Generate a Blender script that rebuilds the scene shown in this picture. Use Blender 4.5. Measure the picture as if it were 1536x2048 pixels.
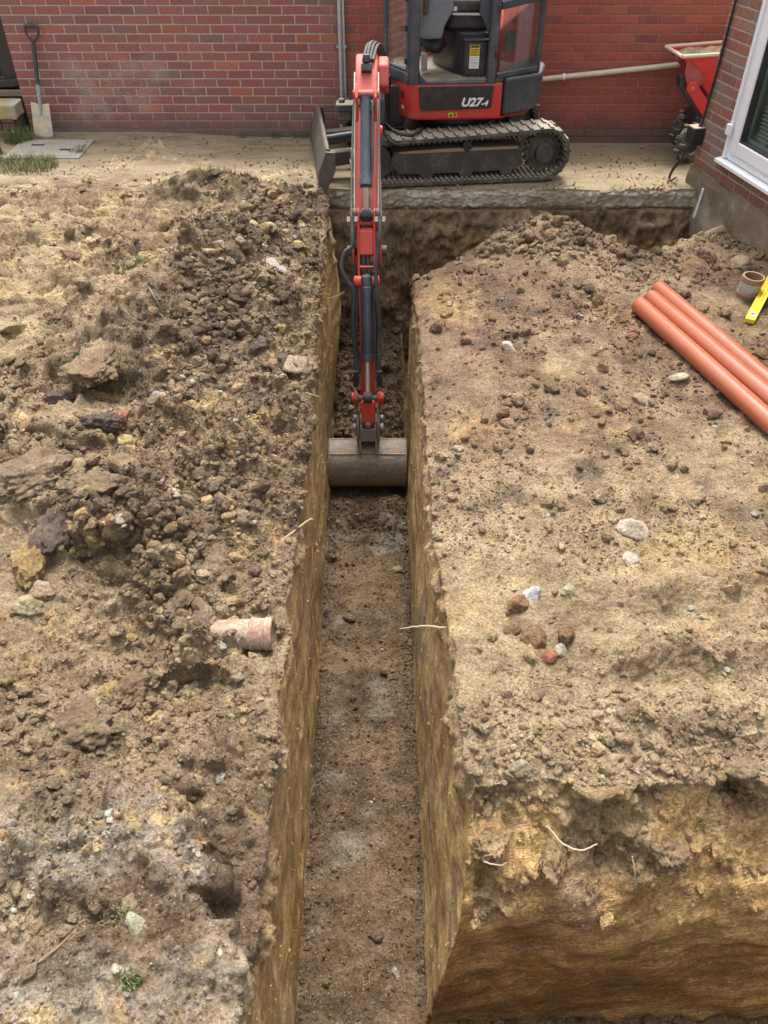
import bpy, bmesh, math, random
import numpy as np
from mathutils import Vector, Matrix, Quaternion
from mathutils.bvhtree import BVHTree

R = math.radians
scene = bpy.context.scene
for o in list(bpy.data.objects):
    bpy.data.objects.remove(o)
COL = scene.collection
rng = np.random.default_rng(7)
random.seed(7)

# ------------------------------------------------------------------ camera, sky, sun, exposure
cam_data = bpy.data.cameras.new('camera')
cam_data.sensor_fit = 'AUTO'
cam_data.sensor_width = 36.0
cam_data.lens = 28.125
cam_data.clip_start = 0.05
cam_data.clip_end = 300
cam = bpy.data.objects.new('camera', cam_data)
cam.location = (0, 0, 2.45)
cam.rotation_euler = (R(90 - 41.2), 0, 0)
COL.objects.link(cam)
scene.camera = cam

SUN_EL, SUN_AZ = R(64), R(2)            # veiled sun high up, ahead of the photographer
world = bpy.data.worlds.new('World')
scene.world = world
world.use_nodes = True
wn = world.node_tree
wn.nodes.clear()
sky = wn.nodes.new('ShaderNodeTexSky')
sky.sky_type = 'NISHITA'
sky.sun_disc = False
sky.sun_elevation = SUN_EL
sky.sun_rotation = SUN_AZ
sky.dust_density = 6.0
sky.air_density = 1.0
hsv = wn.nodes.new('ShaderNodeHueSaturation')
hsv.inputs['Saturation'].default_value = 0.18
bg = wn.nodes.new('ShaderNodeBackground')
bg.inputs['Strength'].default_value = 0.15
wo = wn.nodes.new('ShaderNodeOutputWorld')
wn.links.new(sky.outputs[0], hsv.inputs['Color'])
wn.links.new(hsv.outputs[0], bg.inputs['Color'])
wn.links.new(bg.outputs[0], wo.inputs['Surface'])

sun_d = bpy.data.lights.new('sun', 'SUN')
sun_d.energy = 1.1
sun_d.angle = R(11)
sun_d.color = (1.0, 0.96, 0.91)
sun = bpy.data.objects.new('sun', sun_d)
sdir = Vector((math.sin(SUN_AZ) * math.cos(SUN_EL), math.cos(SUN_AZ) * math.cos(SUN_EL), math.sin(SUN_EL)))
sun.rotation_euler = sdir.to_track_quat('Z', 'Y').to_euler()
sun.location = (-3, 6, 12)
COL.objects.link(sun)

scene.view_settings.view_transform = 'Standard'
scene.view_settings.look = 'None'
scene.view_settings.gamma = 1.0
scene.view_settings.use_curve_mapping = False
scene.view_settings.exposure = 1.52
scene.render.engine = 'CYCLES'
scene.cycles.max_bounces = 8

# ------------------------------------------------------------------ small helpers
ORIGIN = {}

def tag(o, label=None, cat=None, group=None, kind=None):
    if label: o['label'] = label
    if cat: o['category'] = cat
    if group: o['group'] = group
    if kind: o['kind'] = kind
    return o

def empty(name, loc, label, cat, group=None):
    o = bpy.data.objects.new(name, None)
    o.empty_display_size = 0.1
    o.location = loc
    COL.objects.link(o)
    ORIGIN[o.name] = Vector(loc)
    return tag(o, label, cat, group)

class MB:
    """collects vertices and faces in world coordinates, then links them as one mesh object"""
    def __init__(self):
        self.v, self.f, self.m = [], [], []
    def add(self, vs, fs, m=0):
        n = len(self.v)
        self.v += [tuple(p) for p in vs]
        self.f += [tuple(i + n for i in f) for f in fs]
        self.m += [m] * len(fs)
        return self
    def box(self, c, s, rot=None, m=0):
        c = Vector(c)
        vs = []
        for dz in (-.5, .5):
            for dx, dy in ((-.5, -.5), (.5, -.5), (.5, .5), (-.5, .5)):
                p = Vector((dx * s[0], dy * s[1], dz * s[2]))
                if rot is not None: p = rot @ p
                vs.append(c + p)
        return self.add(vs, [(3, 2, 1, 0), (4, 5, 6, 7), (0, 1, 5, 4), (1, 2, 6, 5), (2, 3, 7, 6), (3, 0, 4, 7)], m)
    def hexa(self, p8, m=0):
        return self.add(p8, [(3, 2, 1, 0), (4, 5, 6, 7), (0, 1, 5, 4), (1, 2, 6, 5), (2, 3, 7, 6), (3, 0, 4, 7)], m)
    def cyl(self, p0, p1, r0, r1=None, n=20, m=0, caps=True):
        p0, p1 = Vector(p0), Vector(p1)
        r1 = r0 if r1 is None else r1
        q = (p1 - p0).to_track_quat('Z', 'Y')
        vs = []
        for p, r in ((p0, r0), (p1, r1)):
            for k in range(n):
                a = 2 * math.pi * k / n
                vs.append(p + q @ Vector((r * math.cos(a), r * math.sin(a), 0)))
        fs = [(k, (k + 1) % n, n + (k + 1) % n, n + k) for k in range(n)]
        if caps: fs += [tuple(range(n - 1, -1, -1)), tuple(range(n, 2 * n))]
        return self.add(vs, fs, m)
    def lathe(self, p0, axis, prof, n=28, m=0):
        """prof: (distance along the axis, radius)"""
        p0 = Vector(p0); q = Vector(axis).normalized().to_track_quat('Z', 'Y')
        vs = []
        for h, r in prof:
            for k in range(n):
                a = 2 * math.pi * k / n
                vs.append(p0 + q @ Vector((r * math.cos(a), r * math.sin(a), h)))
        fs = []
        for j in range(len(prof) - 1):
            fs += [(j * n + k, j * n + (k + 1) % n, (j + 1) * n + (k + 1) % n, (j + 1) * n + k) for k in range(n)]
        return self.add(vs, fs, m)
    def tube(self, pts, r, n=10, m=0, caps=True):
        pts = [Vector(p) for p in pts]
        rs = r if isinstance(r, (list, tuple)) else [r] * len(pts)
        vs = []; q = None
        for i, p in enumerate(pts):
            d = (pts[min(i + 1, len(pts) - 1)] - pts[max(i - 1, 0)]).normalized()
            if q is None: q = d.to_track_quat('Z', 'Y')
            else: q = (q @ Vector((0, 0, 1))).rotation_difference(d) @ q
            for k in range(n):
                a = 2 * math.pi * k / n
                vs.append(p + q @ Vector((rs[i] * math.cos(a), rs[i] * math.sin(a), 0)))
        fs = []
        for j in range(len(pts) - 1):
            fs += [(j * n + k, j * n + (k + 1) % n, (j + 1) * n + (k + 1) % n, (j + 1) * n + k) for k in range(n)]
        if caps: fs += [tuple(range(n - 1, -1, -1)), tuple(range((len(pts) - 1) * n, len(pts) * n))]
        return self.add(vs, fs, m)
    def prism(self, pts, vec, m=0):
        """closed solid from a planar outline swept by vec"""
        pts = [Vector(p) for p in pts]; vec = Vector(vec); n = len(pts)
        nrm = Vector((0, 0, 0))
        for i in range(n):
            a, b = pts[i], pts[(i + 1) % n]
            nrm += a.cross(b)
        if nrm.dot(vec) > 0: pts = pts[::-1]
        vs = pts + [p + vec for p in pts]
        fs = [tuple(range(n)), tuple(range(2 * n - 1, n - 1, -1))]
        fs += [((i + 1) % n, i, n + i, n + (i + 1) % n) for i in range(n)]
        return self.add(vs, fs, m)
    def obj(self, name, mats, parent=None, bevel=0, seg=2, smooth=True, angle=35):
        me = bpy.data.meshes.new(name)
        org = Vector((0, 0, 0))
        if parent is not None:
            org = ORIGIN[parent.name]
        me.from_pydata([tuple(Vector(p) - org) for p in self.v], [], self.f)
        mats = mats if isinstance(mats, (list, tuple)) else [mats]
        for mm in mats: me.materials.append(mm)
        me.polygons.foreach_set('material_index', self.m)
        if smooth:
            me.polygons.foreach_set('use_smooth', [True] * len(self.f))
            me.set_sharp_from_angle(angle=R(angle))
        me.update()
        o = bpy.data.objects.new(name, me)
        COL.objects.link(o)
        if parent is not None:
            o.parent = parent
        ORIGIN[o.name] = org
        if bevel:
            b = o.modifiers.new('bevel', 'BEVEL')
            b.width = bevel; b.segments = seg; b.limit_method = 'ANGLE'; b.angle_limit = R(40)
        return o

def spline(pts, n=8):
    """Catmull-Rom through pts"""
    pts = [Vector(p) for p in pts]
    P = [pts[0] * 2 - pts[1]] + pts + [pts[-1] * 2 - pts[-2]]
    out = []
    for i in range(1, len(P) - 2):
        for k in range(n):
            t = k / n
            a, b, c, d = P[i - 1], P[i], P[i + 1], P[i + 2]
            out.append(0.5 * ((2 * b) + (c - a) * t + (2 * a - 5 * b + 4 * c - d) * t * t + (3 * b - a - 3 * c + d) * t ** 3))
    out.append(pts[-1])
    return out

# ------------------------------------------------------------------ materials
class NT:
    def __init__(self, name):
        self.mat = bpy.data.materials.new(name)
        self.mat.use_nodes = True
        self.t = self.mat.node_tree
        self.t.nodes.clear()
        self.out = self.t.nodes.new('ShaderNodeOutputMaterial')
    def n(self, typ, **kw):
        nd = self.t.nodes.new(typ)
        for k, v in kw.items(): setattr(nd, k, v)
        return nd
    def put(self, sock, val):
        if isinstance(val, bpy.types.NodeSocket): self.t.links.new(val, sock)
        elif isinstance(val, (tuple, list)) and len(val) == 3 and sock.type == 'RGBA': sock.default_value = (*val, 1)
        else: sock.default_value = val
    def pos(self):
        return self.n('ShaderNodeNewGeometry').outputs['Position']
    def objco(self):
        return self.n('ShaderNodeTexCoord').outputs['Object']
    def mapping(self, vec, scale=(1, 1, 1), rot=(0, 0, 0)):
        m = self.n('ShaderNodeMapping')
        self.put(m.inputs['Vector'], vec); m.inputs['Scale'].default_value = scale; m.inputs['Rotation'].default_value = rot
        return m.outputs[0]
    def noise(self, vec, scale, detail=4, rough=0.6, dist=0):
        nd = self.n('ShaderNodeTexNoise')
        self.put(nd.inputs['Vector'], vec)
        nd.inputs['Scale'].default_value = scale; nd.inputs['Detail'].default_value = detail
        nd.inputs['Roughness'].default_value = rough; nd.inputs['Distortion'].default_value = dist
        return nd.outputs['Fac']
    def voro(self, vec, scale, feature='F1', out='Distance'):
        nd = self.n('ShaderNodeTexVoronoi', feature=feature)
        self.put(nd.inputs['Vector'], vec); nd.inputs['Scale'].default_value = scale
        return nd.outputs[out]
    def ramp(self, fac, a, b, lo=0.0, hi=1.0):
        nd = self.n('ShaderNodeMapRange')
        nd.interpolation_type = 'SMOOTHSTEP'
        self.put(nd.inputs['Value'], fac)
        nd.inputs['From Min'].default_value = a; nd.inputs['From Max'].default_value = b
        nd.inputs['To Min'].default_value = lo; nd.inputs['To Max'].default_value = hi
        return nd.outputs[0]
    def mix(self, fac, a, b, blend='MIX'):
        nd = self.n('ShaderNodeMix', data_type='RGBA', blend_type=blend)
        self.put(nd.inputs[0], fac); self.put(nd.inputs[6], a); self.put(nd.inputs[7], b)
        return nd.outputs[2]
    def math(self, op, a, b=0.0):
        nd = self.n('ShaderNodeMath', operation=op)
        self.put(nd.inputs[0], a); self.put(nd.inputs[1], b)
        return nd.outputs[0]
    def attr(self, name, out='Color'):
        nd = self.n('ShaderNodeAttribute', attribute_name=name)
        return nd.outputs[out]
    def sep(self, vec):
        nd = self.n('ShaderNodeSeparateXYZ'); self.put(nd.inputs[0], vec)
        return nd.outputs
    def bump(self, h, strength=0.5, dist=0.01, normal=None):
        nd = self.n('ShaderNodeBump')
        self.put(nd.inputs['Height'], h); nd.inputs['Strength'].default_value = strength; nd.inputs['Distance'].default_value = dist
        if normal is not None: self.put(nd.inputs['Normal'], normal)
        return nd.outputs[0]
    def bsdf(self, color, rough=0.6, metal=0.0, normal=None, spec=0.5, coat=0.0):
        b = self.n('ShaderNodeBsdfPrincipled')
        self.put(b.inputs['Base Color'], color); self.put(b.inputs['Roughness'], rough); self.put(b.inputs['Metallic'], metal)
        b.inputs['Specular IOR Level'].default_value = spec
        b.inputs['Coat Weight'].default_value = coat
        if normal is not None: self.put(b.inputs['Normal'], normal)
        self.t.links.new(b.outputs[0], self.out.inputs['Surface'])
        return self.mat

def soil_material(name, use_obj_color=False):
    t = NT(name)
    p = t.pos()
    if use_obj_color:
        base = t.n('ShaderNodeObjectInfo').outputs['Color']
    else:
        base = t.attr('soil')
    n0 = t.noise(p, 2.3, 6, .68, .6)
    n1 = t.noise(p, 9, 5, .65)
    n2 = t.noise(p, 70, 4, .7)
    n3 = t.noise(p, 330, 3, .7)
    c = t.mix(t.ramp(n0, .36, .64), t.mix(1.0, base, (.76, .73, .70), 'MULTIPLY'), t.mix(1.0, base, (1.14, 1.13, 1.12), 'MULTIPLY'))
    c = t.mix(t.ramp(n1, .3, .7), t.mix(1.0, c, (.74, .70, .66), 'MULTIPLY'), t.mix(1.0, c, (1.2, 1.19, 1.17), 'MULTIPLY'))
    c = t.mix(t.ramp(n2, .25, .75), t.mix(1.0, c, (.58, .56, .54), 'MULTIPLY'), t.mix(1.0, c, (1.38, 1.37, 1.35), 'MULTIPLY'))
    c = t.mix(t.ramp(n3, .25, .75), t.mix(1.0, c, (.84, .83, .82), 'MULTIPLY'), t.mix(1.0, c, (1.14, 1.14, 1.14), 'MULTIPLY'))
    if use_obj_color:
        h = t.math('ADD', t.math('MULTIPLY', n2, .7), t.math('ADD', t.math('MULTIPLY', n3, .5), t.math('MULTIPLY', t.noise(p, 26, 5, .7), .9)))
        nrm = t.bump(h, .9, .02)
        return t.bsdf(c, .92, 0, nrm, .25)
    # pale grit and dark crumbs
    sm = t.attr('smear', 'Color')
    ss = t.sep(sm)                    # x: long walls, y: cross wall, z: loose ground
    vd = t.voro(p, 95, 'F1', 'Distance')
    vc = t.voro(p, 95, 'F1', 'Color')
    vs = t.sep(vc)
    grit = t.math('MULTIPLY', t.math('GREATER_THAN', vs[0], .86), t.math('LESS_THAN', vd, .36))
    grit = t.math('MULTIPLY', grit, ss[2])
    c = t.mix(t.math('MULTIPLY', grit, .65), c, t.mix(vs[1], (.46, .40, .31), (.34, .26, .16)))
    dark = t.math('MULTIPLY', t.math('GREATER_THAN', vs[2], .85), t.math('LESS_THAN', vd, .33))
    c = t.mix(t.math('MULTIPLY', t.math('MULTIPLY', dark, ss[2]), .5), c, (.11, .085, .06))
    # bucket smear on the clay: long streaks with the direction of the cut
    s1 = t.noise(t.mapping(p, (11, 2.4, 11)), 1.0, 7, .74, 1.2)
    s2 = t.noise(t.mapping(p, (120, 4.0, 120)), 1.0, 5, .75, .3)
    wv = t.n('ShaderNodeTexNoise'); t.put(wv.inputs['Vector'], p); wv.inputs['Scale'].default_value = 2.6; wv.inputs['Detail'].default_value = 2
    wp_ = t.n('ShaderNodeVectorMath', operation='MULTIPLY_ADD'); t.put(wp_.inputs[0], wv.outputs['Color']); wp_.inputs[1].default_value = (.06, .06, .06); t.put(wp_.inputs[2], p)
    pr = t.mapping(wp_.outputs[0], (1, 1, 1), (0, R(24), 0))
    x1 = t.noise(t.mapping(pr, (1.1, 8, 11)), 1.0, 6, .62, .3)
    x2 = t.noise(t.mapping(pr, (4.5, 90, 110)), 1.0, 5, .7, .2)
    streak = t.mix(ss[1], t.mix(.45, s1, s2), t.mix(.28, x1, x2))
    sw = t.math('ADD', ss[0], ss[1])
    lip = t.math('MULTIPLY', t.ramp(t.math('ABSOLUTE', t.math('SUBTRACT', t.mix(ss[1], s1, x1), .5)), .0, .022, 1, 0), t.ramp(n1, .38, .6))
    lip2 = t.math('MULTIPLY', t.ramp(t.math('ABSOLUTE', t.math('SUBTRACT', t.mix(ss[1], s2, x2), .5)), .0, .03, 1, 0), .22)
    lip = t.math('MAXIMUM', lip, lip2)
    sv = t.ramp(streak, .36, .64)
    fr = t.mix(t.ramp(streak, .40, .60), t.mix(1.0, c, (.72, .70, .66), 'MULTIPLY'), t.mix(1.0, c, (1.22, 1.21, 1.18), 'MULTIPLY'))
    cs = t.mix(sv, t.mix(1.0, c, (.80, .78, .74), 'MULTIPLY'), t.mix(1.0, c, (1.15, 1.15, 1.13), 'MULTIPLY'))
    pit = t.ramp(t.noise(t.mapping(p, (60, 9, 34)), 1.0, 4, .7), .64, .72)
    cs = t.mix(t.math('MULTIPLY', pit, .4), cs, (.10, .07, .04))
    pal_ = t.ramp(t.noise(t.mapping(p, (30, 3.5, 22)), 1.0, 6, .75), .60, .74)
    cs = t.mix(t.math('MULTIPLY', pal_, .5), cs, (.42, .35, .24))
    cs = t.mix(ss[1], cs, fr)
    cs = t.mix(t.math('MULTIPLY', lip, .65), cs, t.mix(1.0, c, (1.55, 1.5, 1.45), 'MULTIPLY'))
    c = t.mix(t.math('MINIMUM', sw, 1.0), c, cs)
    loose = t.math('SUBTRACT', 1.0, t.math('MULTIPLY', sw, .75))
    vb = t.voro(p, 60, 'SMOOTH_F1')
    hg = t.math('ADD', t.math('MULTIPLY', n2, .8), t.math('MULTIPLY', n3, .45))
    hg = t.math('SUBTRACT', hg, t.math('MULTIPLY', vd, .25))
    hg = t.math('SUBTRACT', hg, t.math('MULTIPLY', vb, .35))
    hh = t.math('ADD', t.math('MULTIPLY', hg, loose), t.math('MULTIPLY', t.math('MULTIPLY', t.math('ADD', streak, t.math('MULTIPLY', lip, .22)), sw), 1.7))
    nrm = t.bump(hh, 1.0, .022)
    rough = t.math('SUBTRACT', .95, t.math('MULTIPLY', sw, .22))
    return t.bsdf(c, rough, 0, nrm, .22)

SOIL = soil_material('soil')
LUMP = soil_material('lump_soil', True)

def painted(name, col, rough=.45, dirt=.5, dirtcol=(.30, .23, .15), metal=0.0, scale=6, wear=None, coat=0.0, dust=.5, bumpy=.25):
    t = NT(name)
    p = t.pos()
    n1 = t.noise(p, scale, 6, .7)
    n2 = t.noise(p, scale * 9, 4, .7)
    up = t.sep(t.n('ShaderNodeNewGeometry').outputs['Normal'])[2]
    d = t.math('MULTIPLY', t.ramp(t.math('ADD', t.math('MULTIPLY', n1, .65), t.math('MULTIPLY', n2, .35)), .46, .68), dirt)
    du = t.math('MULTIPLY', t.ramp(t.math('ADD', up, t.math('MULTIPLY', n2, .35)), .65, 1.25), dust)
    d = t.math('MINIMUM', t.math('ADD', d, du), .92)
    c = t.mix(t.ramp(n2, .3, .7), t.mix(1.0, col, (.86, .86, .86), 'MULTIPLY'), t.mix(1.0, col, (1.1, 1.1, 1.1), 'MULTIPLY'))
    if wear:
        sc = t.noise(t.mapping(p, (1, 1, 1)), 38, 6, .75)
        c = t.mix(t.ramp(sc, .62, .66), c, wear)
    c = t.mix(d, c, dirtcol)
    r = t.math('ADD', rough, t.math('MULTIPLY', d, .4))
    nrm = t.bump(t.math('ADD', t.math('MULTIPLY', n2, d), t.math('MULTIPLY', n1, .1)), bumpy, .006)
    return t.bsdf(c, r, metal, nrm, .5, coat)

def glass_mat(name, tint=(.85, .9, .9), refl=.14, dirt=.12):
    t = NT(name)
    tr = t.n('ShaderNodeBsdfTransparent'); tr.inputs[0].default_value = (*tint, 1)
    gl = t.n('ShaderNodeBsdfGlossy'); gl.inputs[0].default_value = (1, 1, 1, 1); gl.inputs[1].default_value = .04
    df = t.n('ShaderNodeBsdfDiffuse'); df.inputs[0].default_value = (.33, .31, .27, 1)
    lw = t.n('ShaderNodeLayerWeight'); lw.inputs[0].default_value = .35
    m1 = t.n('ShaderNodeMixShader'); m2 = t.n('ShaderNodeMixShader')
    f = t.math('ADD', t.math('MULTIPLY', lw.outputs['Fresnel'], .35), refl * .25)
    t.put(m1.inputs[0], f); t.put(m1.inputs[1], tr.outputs[0]); t.put(m1.inputs[2], gl.outputs[0])
    nz = t.ramp(t.noise(t.pos(), 7, 5, .7, .6), .42, .75, dirt * .3, dirt * 2.2)
    t.put(m2.inputs[0], nz); t.put(m2.inputs[1], m1.outputs[0]); t.put(m2.inputs[2], df.outputs[0])
    t.t.links.new(m2.outputs[0], t.out.inputs['Surface'])
    return t.mat

def brick_material(name, use_attr):
    t = NT(name)
    p = t.pos()
    base = t.attr('tint') if use_attr else t.n('ShaderNodeObjectInfo').outputs['Color']
    n1 = t.noise(p, 5, 5, .65)
    n2 = t.noise(p, 60, 5, .7)
    n3 = t.noise(t.mapping(p, (30, 30, 160)), 1, 4, .65)
    c = t.mix(t.ramp(n2, .28, .72), t.mix(1.0, base, (.74, .72, .72), 'MULTIPLY'), t.mix(1.0, base, (1.22, 1.2, 1.2), 'MULTIPLY'))
    c = t.mix(t.ramp(n3, .4, .75, 0, .35), c, t.mix(1.0, base, (1.35, 1.3, 1.25), 'MULTIPLY'))
    s = t.sep(p)
    # lime bloom on the left hand stretch of the wall, splash dirt on the bottom courses
    gx = t.ramp(t.math('ABSOLUTE', t.math('ADD', s[0], 2.55)), .1, .95, 1, 0)
    gz = t.ramp(t.math('ABSOLUTE', t.math('SUBTRACT', s[2], .42)), .05, .5, 1, 0)
    bl = t.math('MULTIPLY', t.math('MULTIPLY', gx, gz), t.ramp(t.math('ADD', t.math('MULTIPLY', n1, .6), t.math('MULTIPLY', n2, .4)), .42, .62))
    c = t.mix(t.math('MULTIPLY', bl, .55), c, (.42, .37, .32))
    c = t.mix(t.ramp(n1, .55, .8, 0, .25), c, (.30, .24, .20))
    fleck = t.math('GREATER_THAN', t.noise(p, 95, 3, .7), .735)
    c = t.mix(t.math('MULTIPLY', fleck, t.ramp(s[0], -.2, -1.2, .08, .8)), c, (.55, .5, .46))
    spl = t.math('MULTIPLY', t.ramp(t.math('ADD', s[2], t.math('MULTIPLY', n1, .3)), .16, .40, 1, 0), .75)
    c = t.mix(spl, c, t.mix(n2, (.09, .07, .06), (.17, .12, .10)))
    nrm = t.bump(t.math('ADD', n2, t.math('MULTIPLY', n3, .5)), .35, .004)
    return t.bsdf(c, .82, 0, nrm, .3)

BRICK = brick_material('brick_face', False)
BRICK_S = brick_material('brick_face_far', True)

def mortar_material(name, left, right, xsplit):
    t = NT(name)
    p = t.pos(); s = t.sep(p)
    n1 = t.noise(p, 6, 5, .65); n2 = t.noise(p, 90, 4, .7)
    c = t.mix(t.ramp(t.math('ADD', s[0], t.math('MULTIPLY', n1, .4)), xsplit, xsplit + .35), left, right)
    c = t.mix(t.ramp(n2, .3, .7), t.mix(1.0, c, (.72, .72, .72), 'MULTIPLY'), t.mix(1.0, c, (1.15, 1.15, 1.15), 'MULTIPLY'))
    spl = t.math('MULTIPLY', t.ramp(t.math('ADD', s[2], t.math('MULTIPLY', n1, .3)), .16, .45, 1, 0), .75)
    c = t.mix(spl, c, (.10, .08, .065))
    return t.bsdf(c, .95, 0, t.bump(n2, .4, .004), .2)

def concrete_material(name, col=(.40, .37, .33), dirt=(.36, .28, .17), amount=.5, scale=3, streak=False, agg=False):
    t = NT(name)
    p = t.pos()
    n1 = t.noise(p, scale, 6, .65); n2 = t.noise(p, 55, 5, .72); n3 = t.noise(p, 240, 3, .7)
    c = t.mix(t.ramp(n2, .3, .7), t.mix(1.0, col, (.75, .74, .73), 'MULTIPLY'), t.mix(1.0, col, (1.18, 1.18, 1.18), 'MULTIPLY'))
    c = t.mix(t.ramp(n3, .3, .75), t.mix(1.0, c, (.84, .84, .84), 'MULTIPLY'), c)
    d = t.ramp(t.math('ADD', t.math('MULTIPLY', n1, .75), t.math('MULTIPLY', n2, .25)), .62 - amount * .4, .80 - amount * .35)
    c = t.mix(d, c, t.mix(n2, t.mix(1.0, dirt, (.7, .7, .7), 'MULTIPLY'), t.mix(1.0, dirt, (1.2, 1.2, 1.2), 'MULTIPLY')))
    if streak:      # mud dragged along by the tracks, bare grey strip at the wall foot, crumbs of dark soil
        sx = t.noise(t.mapping(p, (1.7, 6, 6)), 1.0, 7, .74, 1.0)
        c = t.mix(t.ramp(sx, .42, .62, 0, .8), c, (.185, .135, .082))
        c = t.mix(t.ramp(t.noise(t.mapping(p, (1.2, 30, 8)), 1.0, 5, .7), .55, .75, 0, .22), c, (.50, .42, .30))
        yy = t.math('ADD', t.sep(p)[1], t.math('MULTIPLY', n1, .5))
        c = t.mix(t.ramp(yy, 8.56, 8.80, 0, .75), c, t.mix(n2, (.20, .18, .16), (.36, .34, .31)))
        spk = t.ramp(t.noise(p, 38, 4, .7), .66, .72)
        c = t.mix(t.math('MULTIPLY', spk, .6), c, (.14, .10, .07))
        n2 = t.math('ADD', n2, t.math('MULTIPLY', sx, .8))
    if agg:
        vd = t.voro(p, 75); vc = t.sep(t.voro(p, 75, 'F1', 'Color'))
        st_ = t.math('MULTIPLY', t.math('GREATER_THAN', vc[0], .5), t.ramp(vd, .42, .30, 0, 1))
        c = t.mix(t.math('MULTIPLY', st_, .8), c, t.mix(vc[1], (.22, .19, .16), (.55, .50, .43)))
        n2 = t.math('ADD', n2, t.math('MULTIPLY', st_, .7))
    nrm = t.bump(t.math('ADD', n2, t.math('MULTIPLY', n3, .5)), .8, .012)
    return t.bsdf(c, .93, 0, nrm, .2)
# ------------------------------------------------------------------ noise in numpy
def _hash(ix, iy, iz, seed):
    h = (ix.astype(np.uint32) * np.uint32(374761393) + iy.astype(np.uint32) * np.uint32(668265263)
         + iz.astype(np.uint32) * np.uint32(2147483647 - 58) + np.uint32((seed * 974711 + 12345) & 0xffffffff))
    h = (h ^ (h >> np.uint32(13))) * np.uint32(1274126177)
    h = (h ^ (h >> np.uint32(16))) * np.uint32(2246822519)
    return h ^ (h >> np.uint32(13))

def perlin(x, y, z, seed=0):
    x = np.asarray(x, np.float32) + 500; y = np.asarray(y, np.float32) + 500; z = np.asarray(z, np.float32) + 500
    ix, iy, iz = np.floor(x).astype(np.int64), np.floor(y).astype(np.int64), np.floor(z).astype(np.int64)
    fx, fy, fz = (x - ix).astype(np.float32), (y - iy).astype(np.float32), (z - iz).astype(np.float32)
    u, v, w = (f * f * f * (f * (f * 6 - 15) + 10) for f in (fx, fy, fz))
    def g(dx, dy, dz):
        h = _hash(ix + dx, iy + dy, iz + dz, seed)
        a = (h & np.uint32(1023)).astype(np.float32) * (2 * math.pi / 1024)
        c = ((h >> np.uint32(10)) & np.uint32(1023)).astype(np.float32) / 511.5 - 1
        s = np.sqrt(np.maximum(0, 1 - c * c))
        return np.cos(a) * s * (fx - dx) + np.sin(a) * s * (fy - dy) + c * (fz - dz)
    l = lambda t, a, b: a + t * (b - a)
    x0 = l(v, l(u, g(0, 0, 0), g(1, 0, 0)), l(u, g(0, 1, 0), g(1, 1, 0)))
    x1 = l(v, l(u, g(0, 0, 1), g(1, 0, 1)), l(u, g(0, 1, 1), g(1, 1, 1)))
    return l(w, x0, x1) * 1.5

def fbm(x, y, z, octv=3, seed=0, gain=.5):
    s, a = 0, 1
    for k in range(octv):
        f = 2.03 ** k
        s = s + a * perlin(x * f, y * f, z * f, seed + k * 17)
        a *= gain
    return s

def worley(x, y, seed=0):
    """distance to the nearest and second nearest jittered point and a random number of that point"""
    x = np.asarray(x, np.float32) + 500; y = np.asarray(y, np.float32) + 500
    ix, iy = np.floor(x).astype(np.int64), np.floor(y).astype(np.int64)
    best = np.full(x.shape, 9, np.float32); sec = np.full(x.shape, 9, np.float32); rid = np.zeros(x.shape, np.float32)
    zz = np.zeros_like(ix)
    for dx in (-1, 0, 1):
        for dy in (-1, 0, 1):
            h = _hash(ix + dx, iy + dy, zz, seed)
            px = ix + dx + (h & np.uint32(1023)).astype(np.float32) / 1023
            py = iy + dy + ((h >> np.uint32(10)) & np.uint32(1023)).astype(np.float32) / 1023
            r = ((h >> np.uint32(20)) & np.uint32(1023)).astype(np.float32) / 1023
            d = np.hypot(px - x, py - y).astype(np.float32)
            m = d < best
            sec = np.where(m, best, np.minimum(sec, d))
            best = np.where(m, d, best); rid = np.where(m, r, rid)
    return best, sec, rid

def sst(x, a=0.0, b=1.0):
    t = np.clip((x - a) / (b - a), 0, 1)
    return t * t * (3 - 2 * t)

def gau(x, y, cx, cy, sx, sy):
    return np.exp(-((x - cx) / sx) ** 2 - ((y - cy) / sy) ** 2)

# ------------------------------------------------------------------ the dug ground
ZF = -1.64                                  # trench floor below the concrete path
def x_left(Y):
    return -.394 - .0091 * (Y - 1.19)
def x_right(Y):
    return .207 - .0091 * (Y - 1.19)
def y_edge(X):                              # far rim of the right hand platform, cut away towards the trench
    return 6.36 - .78 * (1 - sst(X, .25, 1.0)) + .06 * np.sin(X * 5) - .32 * np.exp(-((X - 2.0) / .42) ** 2)

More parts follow.
